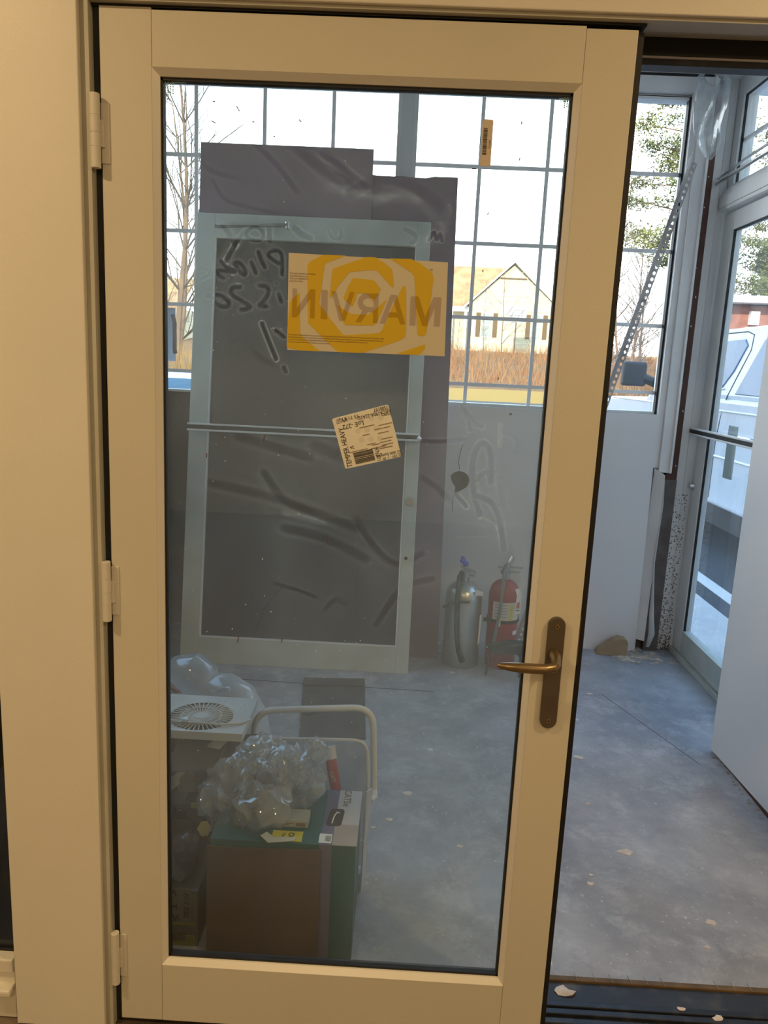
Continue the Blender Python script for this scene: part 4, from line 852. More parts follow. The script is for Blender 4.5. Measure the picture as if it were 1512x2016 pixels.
# low dark stand in front
sd0 = thing('metal_stand', 'low dark metal stand in front of the red extinguisher', 'stand', (0.56, 2.08, 0)); A = At(sd0)
dk = mat('dark_green_metal', (0.07,0.085,0.08,1), 0.35, .5)
A(MB().prism([(0.450,2.03,.150),(0.47,2.02,.158),(0.56,2.0,.172),(0.72,2.0,.175),(0.72,2.08,.175),(0.56,2.09,.172),(0.45,2.08,.152)], (0,0,-.006)).box(0.47,0.72,2.02,2.026,.125,.168), 'top', dk)
A(MB().tube([(0.62,2.05,.17),(0.62,2.05,.0)], .008, 8), 'leg', dk); A(MB().tube([(0.70,2.05,.17),(0.70,2.05,.0)], .008, 8), 'leg', dk); A(MB().tube([(0.475,2.05,.155),(0.46,2.06,.0)], .006, 8), 'leg', dk)
A(MB().box(0.60,0.645,2.02,2.06,.115,.15), 'clamp', dk)

# ================================================================== the pile by the door
bx = thing('cable_box', 'green and purple network cable carton with a white printed top and hand hole', 'box', (-0.24, 0.34, 0)); A = At(bx)
grn = mat('dark_green_carton', (0.025,0.10,0.085,1), 0.55, col2=(0.03,0.12,0.10,1), scale=4); prp = mat('purple_grey_print', (0.14,0.13,0.20,1), 0.55)
zt = 0.314
A(MB().box(-0.414,-0.062,0.216,0.455,0.0,zt), 'carton', grn, bevel=.002)
A(MB().box(-0.150,-0.120,0.2150,0.2155,0.0,zt).box(-0.150,-0.1195,0.216,0.455,zt,zt+.0008), 'purple_stripe', prp)
wp = A(MB().box(-0.1195,-0.060,0.300,0.455,zt,zt+.0012), 'white_print', mat('white_carton_print', (0.55,0.50,0.46,1), 0.5))
A(MB().box(-0.1195,-0.060,0.216,0.300,zt,zt+.0012), 'cream_print', mat('cream_carton_print', (0.42,0.33,0.27,1), 0.5))
hp = [(-0.142,0.30),(-0.138,0.292),(-0.110,0.292),(-0.104,0.30),(-0.100,0.355),(-0.104,0.365),(-0.130,0.366),(-0.137,0.358)]
A(MB().prism([(x, y, zt+.0012) for x, y in hp], (0,0,.0008)), 'hand_hole', mat('hand_hole_dark', (0.05,0.035,0.04,1), 0.8))
A(MB().tube([(-0.128,0.300,zt+.003),(-0.124,0.32,zt+.010),(-0.118,0.335,zt+.012),(-0.113,0.345,zt+.004)], .0018, 6), 'cable_end', M['label'])
text('lettering', 'CAT5e', 0.026, Matrix.Translation((-0.098, 0.418, zt+.0016)) @ Matrix.Rotation(-PI/2, 4, 'Z'), M['ink_soft'], bx, bold=.0006, ext=.0001)
A(MB().box(-0.153,-0.122,0.222,0.258,zt+.0009,zt+.0014), 'barcode_label', M['label'])
g = MB()
for k in range(9): g.box(-0.138+k*.0016,-0.1372+k*.0016,0.228,0.250,zt+.0014,zt+.0017)
A(g, 'barcode', M['ink'])
# tape and card lying on the carton
cb = thing('cardboard_sheet', 'brown cardboard sheet standing in front of the cable carton', 'cardboard', (-0.28, 0.21, 0))
card = mat('brown_cardboard', (0.115,0.075,0.045,1), 0.85, col2=(0.095,0.06,0.035,1), scale=6, bump=.25, bscale=25)
At(cb)(MB().prism([(-0.421,0.2100,0.0),(-0.146,0.2100,0.0),(-0.145,0.2100,0.303),(-0.22,0.2100,0.300),(-0.36,0.2100,0.296),(-0.419,0.2100,0.297)], (0,.0035,0)), 'sheet', card)
ys = thing('yellow_sticker', 'yellow sticker with black letters on top of the cable carton', 'sticker', (-0.23, 0.24, zt)); A = At(ys)
A(MB().box(-0.268,-0.194,0.222,0.262,zt,zt+.0008), 'sheet', mat('bright_yellow_paper', (0.66,0.55,0.03,1), 0.5))
text('lettering', 'On', 0.020, Matrix.Translation((-0.222,0.242,zt+.0012)) @ Matrix.Rotation(-PI/2,4,'Z'), M['ink'], ys, bold=.0005, ext=.0001)
text('lettering', 'Pipe', 0.011, Matrix.Translation((-0.240,0.243,zt+.0012)) @ Matrix.Rotation(-PI/2,4,'Z'), M['ink'], ys, ext=.0001)
ps = thing('paper_scrap', 'pale folded paper scrap at the front edge of the cable carton', 'paper', (-0.25,0.215,zt))
At(ps)(MB().prism([(-0.293,0.222,zt+.010),(-0.272,0.207,zt+.003),(-0.215,0.214,zt+.006),(-0.200,0.226,zt+.008),(-0.262,0.226,zt+.007),(-0.280,0.236,zt+.012)], (0,0,.001)), 'paper', mat('pale_paper', (0.50,0.49,0.40,1), 0.7))
sb = thing('small_carton', 'small white carton lying on the cable carton under the plastic bag', 'box', (-0.23,0.305,zt)); A = At(sb)
A(MB().box(-0.272,-0.185,0.278,0.330,zt,zt+.018), 'carton', mat('dull_white_carton', (0.40,0.41,0.34,1), 0.6), bevel=.001)
A(MB().box(-0.262,-0.232,0.2774,0.278,zt+.005,zt+.007).box(-0.262,-0.222,0.2774,0.278,zt+.010,zt+.012).box(-0.215,-0.192,0.2774,0.278,zt+.004,zt+.013), 'fine_print', M['ink_soft'])
# plastic bag
bag = thing('plastic_bag', 'crumpled clear plastic bag heaped on the cable carton', 'plastic bag', (-0.30,0.34,zt))
bagm = glassmat('bag_film', (0.95,0.96,0.96,1), 0.20, rough=.08, milk=0.34, milkscale=14, milkcol=(.72,.74,.74,1))
g = MB()
def crumple(g, c, r, seed, sub=4):
    bb = bmesh.new(); bmesh.ops.create_icosphere(bb, subdivisions=sub, radius=1); sd = Vector((seed*5.3, seed*2.1, seed)); vs = []
    for v in bb.verts:
        n_ = v.co; k = 1.06 + .40*noise.noise(n_*1.3+sd) - .62*(abs(noise.noise(Vector((n_.x*2.4, n_.y*1.6, n_.z*1.2))+sd*2))-.15) - .22*(abs(noise.noise(Vector((n_.x*5.5, n_.y*4, n_.z*2.2))+sd))-.15)
        z = c[2]+n_.z*r[2]*k; vs.append((c[0]+n_.x*r[0]*k, c[1]+n_.y*r[1]*k, z))
    fs = [[v.index for v in f.verts] for f in bb.faces]; bb.free(); g._m(vs, fs, True)
crumple(g, (-0.385,0.36,0.335), (.085,.085,.090), 1, 5); crumple(g, (-0.315,0.40,0.415), (.090,.075,.060), 2, 5); crumple(g, (-0.245,0.39,0.375), (.082,.075,.078), 3, 5); crumple(g, (-0.30,0.29,0.36), (.075,.05,.06), 4, 3); crumple(g, (-0.185,0.42,0.445), (.030,.03,.035), 6, 3)
At(bag)(g, 'film', bagm)
# white framed bin with its tall bail handle
bn = thing('white_bin', 'white-rimmed clear bin with a tall white bail handle behind the cable carton', 'bin', (-0.2,0.6,0)); A = At(bn)
wpl = mat('white_plastic', (0.62,0.63,0.62,1), 0.35)
def arc_path(pts, r=.035, n=6):
    P = [Vector(p) for p in pts]; o_ = [P[0]]
    for k in range(1, len(P)-1):
        a_ = (P[k-1]-P[k]).normalized()*r; b_ = (P[k+1]-P[k]).normalized()*r
        for q in range(n+1):
            t_ = q/n; o_.append((P[k]+a_)*(1-t_)**2 + P[k]*2*t_*(1-t_) + (P[k]+b_)*t_**2)
    return o_ + [P[-1]]
A(MB().tube(arc_path([(-0.389,.60,.25),(-0.385,.62,.452),(-0.045,.62,.482),(-0.030,.60,.21)], .06), .0095, 10), 'bail_handle', wpl)
A(MB().tube([(-0.030,.60,.235),(-0.028,.585,.225),(-0.035,.57,.222),(-0.05,.56,.235)], .008, 8), 'handle_pivot', wpl)
rim = arc_path([(-0.365,.55,.28),(-0.365,.55,.403),(-0.055,.55,.416),(-0.045,.55,.20)], .045)
A(MB().tube(rim, .0045, 8), 'rim', wpl)
A(MB().prism([(-0.362,.552,.02),(-0.050,.552,.02),(-0.050,.552,.36),(-0.07,.552,.405),(-0.34,.552,.395),(-0.362,.552,.36)], (0,.003,0)), 'back_panel', glassmat('smoky_clear_plastic', (0.80,0.80,0.78,1), .05, milk=.10, milkscale=5))
A(MB().prism([(-0.056,.462,.0),(-0.048,.55,.0),(-0.043,.55,.24),(-0.038,.50,.30),(-0.052,.462,.31)], (.004,0,0)), 'side_panel', mat('milky_plastic', (0.50,0.52,0.54,1), 0.4))
# tube of threadlocker
tb = thing('adhesive_tube', 'red and white adhesive tube leaning inside the white-rimmed bin', 'tube', (-0.15,.53,.27)); A = At(tb)
def obox(g, a, b, r0, r1, n=20): g.tube([a, b], [r0, r1], n); return g
A(obox(MB(), (-0.156,.535,.365), (-0.132,.50,.275), .0155, .0155), 'body', mat('red_label', (0.42,0.06,0.05,1), 0.45))
A(obox(MB(), (-0.162,.545,.392), (-0.156,.535,.362), .0185, .0185), 'cap', M['whitewood'])
tx = Vector((-0.140+.168, 0, .272-.360)).normalized()
text('lettering', 'LOCTITE', 0.0135, Matrix.Translation((-0.1430,.4990,.318)) @ Matrix.Rotation(math.radians(74),4,'Y') @ Matrix.Rotation(PI/2,4,'X'), mat('cream_letters', (.65,.6,.5,1), .5), tb, bold=.0003, sx=.9)
# ventilation fan with radial grille on a carton
crt = thing('carton', 'open brown carton holding the white fan panel', 'box', (-0.50,.45,0)); A = At(crt)
A(MB().box(-0.72,-0.428,.345,.349,0,.27).box(-0.72,-0.428,.60,.604,0,.44).box(-0.432,-0.428,.345,.604,0,.43).box(-0.72,-0.716,.345,.604,0,.43).box(-0.72,-.428,.345,.604,0,.01), 'carton', card)
A(MB().prism([(-0.56,.349,.40),(-0.36,.40,.398),(-0.355,.50,.440),(-0.56,.47,.44)], (0,0,.002)), 'flap', mat('dark_cardboard', (0.075,0.05,0.035,1), .85))
fan = thing('fan_panel', 'square white ventilation fan cover with a radial grille', 'fan', (-0.50,.555,.47)); A = At(fan)
fz = 0.482; FC = Vector((-0.512, .508, fz))
fw = mat('dusty_white_fan', (0.56,0.57,0.55,1), 0.45, col2=(.48,.48,.45,1), scale=9)
def fcirc(r, n=32): return [(FC.x+r*math.cos(2*PI*k/n)*1.05, FC.y+r*math.sin(2*PI*k/n), fz) for k in range(n)]
g = MB(); sq = []
n = 32; R0 = .083
for k in range(n):
    a_ = 2*PI*k/n; c_, s_ = math.cos(a_), math.sin(a_); q = .118/max(abs(c_), abs(s_)); sq.append((FC.x+q*c_*1.12, FC.y+.018+q*s_*.92, fz))
ring = fcirc(R0)
for dz in (0, -.006): g._m([(p[0],p[1],p[2]+dz) for p in ring+sq], [(k,(k+1)%n,n+(k+1)%n,n+k) for k in range(n)])
g._m([(p[0],p[1],p[2]) for p in sq]+[(p[0]*1.0,p[1],p[2]-.022) for p in sq], [(k,(k+1)%n,n+(k+1)%n,n+k) for k in range(n)])
A(g, 'cover', fw)
A(MB().prism([(x,y,z-.018) for x,y,z in fcirc(.085)], (0,0,.002)), 'fan_cavity', mat('fan_dark', (0.09,0.09,0.085,1), .8))
A(MB().lathe([(.019,-.004),(.019,.002),(.006,.003)], FC, 24), 'hub', fw)
for k in range(40):
    a_ = 2*PI*k/40; A(MB().bar(FC+Vector((.018*math.cos(a_),.018*math.sin(a_),-.001)), FC+Vector((R0*1.05*math.cos(a_),R0*math.sin(a_),-.001)), .0028, .003), 'fin', fw)
for rr in (.034, .052): A(MB().tube([(p[0],p[1],p[2]) for p in fcirc(rr)], .0016, 6, closed=True), 'grille_ring', fw)
# clear bracket over the fan and pale wooden strip
bk = thing('acrylic_bracket', 'thin clear acrylic channel standing over the fan cover', 'bracket', (-0.54,.46,.44)); A = At(bk)
A(MB().box(-0.548,-0.540,.448,.451,.385,.50).box(-0.536,-0.533,.448,.451,.385,.50).box(-0.548,-0.533,.448,.460,.498,.501), 'channel', glassmat('clear_acrylic', (.8,.82,.8,1), .1, milk=.25))
hp_ = thing('wire_hoop', 'thin grey wire hoop lying across the fan cover', 'wire', (-.5,.5,.49)); At(hp_)(MB().tube([(-.61,.47,.489),(-.56,.455,.488),(-.50,.452,.489),(-.44,.455,.488),(-.395,.47,.486),(-.375,.50,.484)], .003, 6), 'wire', fw)
ws = thing('wood_strip', 'short pale wooden strip lying slanted in front of the fan', 'wood strip', (-0.50,.44,.44))
At(ws)(MB().prism([(-0.585,.43,.322),(-0.567,.425,.302),(-0.560,.425,.312),(-0.400,.44,.470),(-0.432,.445,.478)], (0,.012,0)), 'strip', mat('pale_wood', (0.50,0.46,0.38,1), .6, col2=(.45,.41,.33,1), scale=15), bevel=.001)
pk = thing('packet', 'dark packet with a yellow edge lying at the top of the brown carton', 'packet', (-.56,.40,.29)); A = At(pk)
A(MB().prism([(-.66,.36,.285),(-.47,.37,.295),(-.46,.42,.305),(-.65,.42,.295)], (0,0,.012)), 'packet', mat('dark_packet', (.06,.06,.05,1), .5)); A(MB().prism([(-.66,.356,.287),(-.60,.358,.288),(-.60,.358,.302),(-.66,.356,.302)], (0,.004,0)), 'yellow_edge', mat('packet_yellow', (.45,.40,.04,1), .5)); A(MB().prism([(-.50,.362,.296),(-.475,.363,.297),(-.475,.363,.309),(-.50,.362,.308)], (0,.004,0)), 'yellow_edge', bpy.data.materials['packet_yellow'])
rl = thing('paper_roll', 'small pale roll standing among the things in the brown carton', 'roll', (-.60,.40,.30)); At(rl)(MB().lathe([(.028,.30),(.030,.305),(.030,.355),(.026,.36)], (-.605,.42,0), 20), 'roll', mat('pale_roll', (.35,.33,.26,1), .7))
cr_ = thing('crumpled_sheet', 'grey-brown crumpled sheet filling the brown carton', 'plastic', (-.52,.45,.33)); g = MB(); bb_ = (-.50,.47,.30)
At(cr_)(MB().blob(bb_, (.065,.08,.09), 3, .5, 2.5, 4).blob((-.62,.50,.29), (.07,.07,.08), 3, .5, 2.5, 6), 'sheet', mat('grey_brown_crumple', (.16,.145,.11,1), .5))
# clear domed cover behind
dmm = glassmat('pale_translucent_plastic', (0.86,0.89,0.90,1), .20, rough=.06, milk=.58, milkscale=3, milkcol=(.80,.83,.86,1))
dmo = thing('clear_dome', 'pale translucent moulded plastic jug lying behind the fan', 'plastic jug', (-0.58,.95,0)); A = At(dmo)
pth = [(-0.735,.98,.365),(-0.70,.97,.40),(-0.66,.96,.405),(-0.625,.95,.385),(-0.60,.94,.365),(-0.555,.93,.36),(-0.51,.91,.335),(-0.475,.90,.28),(-0.455,.89,.20),(-0.44,.88,.10),(-0.435,.88,.0)]
A(MB().tube(pth, [.03,.062,.072,.068,.055,.068,.080,.080,.075,.07,.06], 24), 'shell', dmm)
A(MB().tube([(-0.555,.86,.385),(-0.535,.85,.405),(-0.51,.845,.41)], .008, 8), 'moulded_grip', dmm)
A(MB().tube([(-0.80,.90,.345),(-0.70,.88,.335),(-0.645,.86,.325)], [.030,.032,.012], 16), 'spout', mat('milky_white_tube', (.55,.58,.62,1), .4))
A(MB().tube([(-0.80,.92,.395),(-0.72,.90,.385),(-0.685,.88,.375)], [.012,.011,.007], 10), 'pink_strap', mat('dull_pink', (.38,.22,.22,1), .6))
# grey mat on the floor
mt = thing('floor_mat', 'dark grey rectangular rubber mat lying flat on the concrete', 'mat', (-0.235,1.62,0)); A = At(mt)
mtm = mat('grey_brown_mat', (0.085,0.08,0.075,1), .8, col2=(.12,.11,.10,1), scale=10, bump=.2)
A(MB().prism([(-0.345,1.32,0),(-0.085,1.345,0),(-0.118,1.905,0),(-0.398,1.88,0)], (0,0,.006)), 'mat', mtm); A(MB().prism([(-0.392,1.80,.006),(-0.122,1.825,.006),(-0.118,1.905,.006),(-0.398,1.88,.006)], (0,0,.008)), 'raised_lip', mtm, bevel=.002)
A(MB().bar((-0.35,1.52,.0065), (-0.22,1.60,.0065), .03, .001), 'scuff', mat('mat_scuff', (.05,.05,.05,1), .9))
# lower left: bag with letters, yellow box, tag, lens
hx = thing('yellow_tag', 'yellow six-sided tag hanging at the left end of the cable carton', 'tag', (-0.452,.30,.28))
At(hx)(MB().prism([(-0.468,.30,.279),(-0.457,.30,.300),(-0.441,.30,.302),(-0.432,.30,.286),(-0.440,.30,.262),(-0.456,.30,.259)], (0,.0015,0)), 'tag', mat('soft_yellow', (0.50,.46,.16,1), .5))
ov = thing('clear_paddle', 'oval smoky clear plastic paddle beside the plastic bag', 'paddle', (-0.508,.42,.29)); A = At(ov)
op = [(-0.508+.052*math.cos(2*PI*k/28)-.0*math.sin(2*PI*k/28), .42, .284+.034*math.sin(2*PI*k/28)+.018*math.cos(2*PI*k/28)) for k in range(28)]
A(MB().prism(op, (0,.003,0)), 'lens', glassmat('smoky_lens', (.55,.56,.56,1), .10, milk=.15)); A(MB().tube([(p[0],.4215,p[2]) for p in op], .0016, 6, closed=True), 'rim', mat('lens_rim', (.2,.22,.23,1), .3))
A(MB().tube([(-0.555,.42,.262),(-0.556,.42,.242)], .003, 6), 'stem', M['blackrubber'])
cbn = mat('black_cable', (0.02,.02,.02,1), .6)
cbl = thing('black_cable', 'loop of thin black cable hanging left of the cable carton', 'cable', (-0.48,.335,.25)); random.seed(8)
At(cbl)(MB().tube([(-0.50,.33,.30),(-0.485,.335,.27),(-0.49,.33,.235),(-0.50,.33,.20),(-0.492,.33,.17),(-0.475,.335,.19),(-0.468,.33,.235),(-0.46,.335,.27)], .004, 8), 'cable', cbn)
lbx = thing('printed_carton', 'grey and yellow printed box reading ANY SIZE at the lower left of the glass', 'box', (-0.52,.24,0)); A = At(lbx)
gy = mat('grey_print_carton', (0.10,.105,.09,1), .6, col2=(.13,.13,.11,1), scale=10)
A(MB().box(-0.700,-0.447,.232,.335,0,.155), 'carton', gy, bevel=.001)
A(MB().box(-0.70,-0.463,.2314,.232,.068,.158), 'grey_panel', mat('grey_panel', (0.20,.20,.18,1), .6))
yl = mat('dull_yellow_print', (0.25,.22,.02,1), .6)
A(MB().box(-0.70,-0.456,.2312,.232,.058,.066), 'yellow_band', yl); A(MB().box(-0.478,-0.455,.2312,.232,0.0,.030), 'yellow_band', yl); A(MB().prism([(-0.53,.2312,0.0),(-0.478,.2312,0.0),(-0.478,.2312,.015),(-0.50,.2312,.012),(-0.52,.2312,.006)], (0,.0006,0)), 'yellow_patch', yl)
A(MB().box(-0.515,-0.487,.2312,.232,.018,.036), 'brown_patch', card)
gi = mat('dark_grey_letters', (.05,.05,.045,1), .7)
text('lettering', 'ANY SIZE', 0.0175, frame_xz(-0.4755,.2306,.115,PI/2), gi, lbx, bold=.0005, sx=.95)
text('lettering', 'V AI', 0.026, frame_xz(-0.522,.2306,.150,PI), gi, lbx, bold=.0007); text('lettering', 'HA', 0.026, frame_xz(-0.515,.2306,.112,PI), gi, lbx, bold=.0007); text('lettering', 'W A', 0.024, frame_xz(-0.515,.2306,.080,PI), gi, lbx, bold=.0006)
gb = thing('plastic_bag', 'grey translucent plastic bag crumpled on the printed box', 'plastic bag', (-0.52,.28,.16)); g = MB(); crumple(g, (-0.525,.285,.182), (.055,.035,.028), 9, 3); crumple(g, (-0.50,.315,.225), (.05,.03,.030), 11, 3)
At(gb)(g, 'film', glassmat('grey_bag_film', (.72,.73,.72,1), .08, rough=.2, milk=.3, milkscale=9, milkcol=(.4,.4,.4,1)))

# ---- paper notice taped to the left window
pn = thing('paper_notice', 'plain white paper with a curled edge taped to the left gridded window', 'notice', (-1.2,2.54,1.55)); A = At(pn)
A(MB().box(-1.30,-1.183,2.538,2.5392,1.415,1.680), 'sheet', glassmat('bluish_white_paper', (.25,.27,.3,1), .0, milk=.66, milkcol=(.72,.78,.85,1), milkscale=1))
g = MB(); cs = [(-1.185,2.530,1.65),(-1.172,2.520,1.61),(-1.170,2.515,1.53),(-1.173,2.52,1.48),(-1.168,2.52,1.455)]
g._m([p for q in cs for p in (q, (q[0]-.018, q[1]-.01, q[2]-.005))], [(2*k,2*k+1,2*k+3,2*k+2) for k in range(4)], True); o = A(g, 'curled_edge', mat('curled_paper', (.30,.27,.27,1), .7)); so = o.modifiers.new('t','SOLIDIFY'); so.thickness = .0008

# ================================================================== outdoors
struct(MB().box(-60, 70, 2.75, 36, -0.3, -0.10).box(-60, 70, -40, 2.75, -0.3, -0.13), 'ground_asphalt', M['asphalt'], 'dark asphalt parking lot outside')
struct(MB().box(1.60, 2.10, 0.2, 14, -0.3, -0.02).box(-6, 1.6, 2.72, 3.3, -0.3, -0.02), 'sidewalk', M['walk'], 'pale concrete sidewalk outside the glass door')
ln = thing('parking_line', 'white painted parking line on the asphalt beyond the glass door', 'road marking', (2.43, 4, -.1)); At(ln)(MB().box(2.36,2.475,3.2,9,-.1,-.096), 'paint', mat('road_paint', (.72,.72,.7,1), .7))
vs = []; prof = [(36,-.10),(45,.25),(50,.75),(58,2.0),(66,2.85),(67,2.95),(72,2.95),(74,3.25),(140,4.2)]
def terr(i0, i1, name, m, label):
    nx = 60; v = []; f = []
    P_ = prof[i0:i1+1]
    for y, z in P_:
        for k in range(nx+1): x = -90+k*3.2; v.append((x, y, z + (.12*noise.noise(Vector((x*.2, y*.2, 0))) if y not in (36, 67, 72) else 0)))
    for i in range(len(P_)-1):
        for k in range(nx): a_ = i*(nx+1)+k; f.append((a_, a_+1, a_+nx+2, a_+nx+1))
    struct(MB()._m(v, f, True), name, m, label)
terr(0, 1, 'ground_grass', M['dead_grass'], 'strip of straw-yellow grass past the parking lot')
terr(1, 5, 'ground_bank', M['bank'], 'russet brushy bank below the houses')
terr(5, 6, 'ground_road', M['asphalt'], 'grey road at the top of the bank')
terr(6, 8, 'ground_lawn', M['dead_grass'], 'dry lawn around the houses')
# brush on the bank
def twigs(name, label, n, area, h, m, seed, cat='brush', lean=.35, w=.03, zf=None):
    random.seed(seed); g = []; f = []
    for k in range(n):
        x = random.uniform(area[0], area[1]); y = random.uniform(area[2], area[3])
        z = np.interp(y, [p[0] for p in prof], [p[1] for p in prof]) - .05 if y > 36 else -.1
        hh = h*random.uniform(.5, 1.2); dx = random.gauss(0, lean)*hh; a_ = random.uniform(0, PI); cx_, cy_ = w*math.cos(a_), w*math.sin(a_); b = len(g)
        g += [(x-cx_, y-cy_, z), (x+cx_, y+cy_, z), (x+dx, y+random.gauss(0, lean)*hh, z+hh)]; f.append((b, b+1, b+2))
    o = MB()._m(g, f).build(name, m); return tag(o, label, cat, kind='stuff')
twigs('brush', 'orange-brown brush growing on the bank', 9000, (-5, 40, 46, 66), 1.0, mat('orange_twigs', (.34,.13,.05,1), .9, col2=(.36,.21,.10,1), scale=.8), 1)
twigs('tall_reeds', 'golden tall reeds past the lot at the left', 5000, (-16, -2, 14, 22), 1.75, mat('golden_reed', (.40,.24,.07,1), .9, col2=(.26,.14,.04,1), scale=1.2), 2, 'reeds', .10, .022)
twigs('brush', 'pale brown brush behind the truck at the right', 2500, (8.1, 10.2, 27, 33), 1.7, mat('tan_twigs', (.26,.16,.08,1), .9, col2=(.16,.10,.05,1), scale=.8), 3, 'brush', .25, .02)

# houses
side = mat('cream_siding', (.62,.55,.38,1), .7); roofm = mat('brown_shingle', (.36,.19,.09,1), .85, col2=(.50,.34,.16,1), scale=1.4, bump=.3, bscale=8); shut = mat('brown_shutter', (.14,.08,.035,1), .7); wglass = mat('house_glass', (.35,.38,.36,1), .2)
hs = thing('house', 'cream gabled house with brown roof and shutters beyond the road', 'house', (9, 74, 3.0)); A = At(hs)
HX0, HX1, HY = 5.5, 13.4, 70.5; HB = 2.95; EV = 7.2; RX = 9.3; RZ = 10.9
A(MB().prism([(HX0,HY,HB),(HX1,HY,HB),(HX1,HY,EV),(RX,HY,RZ-.2),(HX0,HY,EV)], (0,9,0)), 'wall', side)
def rect_slope(a, b, th): return MB().prism([a, b, (b[0],b[1]+10,b[2]), (a[0],a[1]+10,a[2])], (0,0,th))
A(rect_slope((HX0-.5,HY-.4,EV-.4),(RX,HY-.4,RZ),.18), 'roof_slope', M['alu']); A(rect_slope((HX1+.5,HY-.4,EV-.4),(RX,HY-.4,RZ),.18), 'roof_slope', M['alu'])
A(MB().box(-6,HX0,HY+1.0,HY+8,HB,6.9), 'wing', side)
A(MB().prism([(-6.5,HY+.4,6.8),(HX0+.2,HY+.4,6.8),(RX-.1,HY+4.6,RZ-.1),(-6.5,HY+4.6,RZ-.1)], (0,0,.2)), 'roof_slope', roofm)
A(MB().box(-6.5,HX0,HY+.25,HY+.45,6.5,6.95), 'gutter', M['whitewood'])
for x, z0, z1, w_ in ((7.15,4.35,6.4,.85),(11.7,4.35,6.4,.85)):
    f_ = A(MB().box(x-w_/2-.08,x+w_/2+.08,HY-.06,HY,z0-.08,z1+.08), 'window', M['whitewood']); A(MB().box(x-w_/2,x+w_/2,HY-.10,HY-.05,z0,z1).box(x-w_/2,x-w_/2+.01,HY-.1,HY,z0,z1), 'pane', wglass, f_)
    A(MB().box(x-w_/2,x+w_/2,HY-.13,HY-.09,(z0+z1)/2-.04,(z0+z1)/2+.04), 'window_rail', M['whitewood'], f_)
    for s_ in (-1, 1): A(MB().box(x+s_*(w_/2+.35)-.2,x+s_*(w_/2+.35)+.2,HY-.08,HY,z0-.05,z1+.05), 'shutter', shut)
for z in np.arange(HB+.4, RZ-.8, .42):
    hwid = 1.0 if z < EV else (RZ-z)/(RZ-EV); A(MB().box(RX-(RX-HX0)*hwid, RX+(HX1-RX)*hwid, HY-.03, HY, z, z+.04), 'siding_line', mat('pale_siding_line', (.66,.60,.46,1), .8) if z < 3.4 else bpy.data.materials['pale_siding_line'])  # thin raised siding lines, slightly paler than the wall
A(MB().prism([(RX-1.1,HY-.06,RZ-1.35),(RX+1.1,HY-.06,RZ-1.35),(RX,HY-.06,RZ-.35)], (0,.04,0)), 'gable_vent', side)
A(MB().bar((RX-1.2,HY-.1,RZ-1.35),(RX+1.2,HY-.1,RZ-1.35), .1, .09), 'gable_brace', shut)
for x in (3.9, 5.2): A(MB().box(x-.12,x+.12,HY-.2,HY+.05,HB,6.5), 'porch_post', M['whitewood'])
# solar frame / sign before the gable
sg = thing('billboard', 'small grey gridded panel standing before the house gable', 'panel', (9.0,66,5.5)); A = At(sg)
A(MB().box(8.3,9.9,64.9,65.0,5.4,6.7), 'panel', mat('grey_panel_face', (.42,.42,.48,1), .5))
for k in range(3): A(MB().box(8.3,9.9,64.85,64.9,5.55+k*.42,5.62+k*.42), 'slat', M['whitewood'])
A(MB().box(9.05,9.13,65,65.1,2.4,5.4), 'pole', M['stud'])
# second house far left, low building at the right
hl = thing('house', 'pale low house seen behind the reeds at the far left', 'house', (-22,60,2)); A = At(hl)
A(MB().box(-31,-19,62,70,1.5,5.2), 'wall', side); A(MB().prism([(-31.6,61.4,5.1),(-18.4,61.4,5.1),(-18.4,66,7.6),(-31.6,66,7.6)], (0,0,.25)), 'roof', roofm)
for x in (-29,-25,-21): f_ = A(MB().box(x-.6,x+.6,61.9,62,2.8,4.3), 'window', M['whitewood']); A(MB().box(x-.5,x+.5,61.85,61.92,2.9,4.2), 'pane', wglass, f_)
rb = thing('shop_building', 'low dark red building with white porch panels at the far right', 'building', (13,26,0)); A = At(rb)
brk = mat('dark_red_brick', (.20,.075,.055,1), .85, col2=(.28,.12,.09,1), scale=4)
A(MB().box(10.7,22,26,30,-.1,4.0), 'wall', brk); A(MB().prism([(10.2,25.2,4.0),(22.5,25.2,4.25),(22.5,30.6,4.25),(10.2,30.6,4.0)], (0,0,.22)), 'roof_edge', M['whitewood'])
for k in range(5):
    x = 10.9+k*.72; f_ = A(MB().box(x,x+.62,25.85,26,-.1,3.15+.12*(k%2)), 'white_panel', M['whitewood'])
    for q in range(3): A(MB().box(x+.24,x+.40,25.80,25.85,2.2+.3*q,2.4+.3*q), 'panel_mark', M['ink'], f_)
f_ = A(MB().box(11.7,12.0,25.8,26,3.35,3.8), 'window', M['whitewood']); A(MB().box(11.77,11.93,25.75,25.8,3.4,3.7), 'pane', wglass, f_)

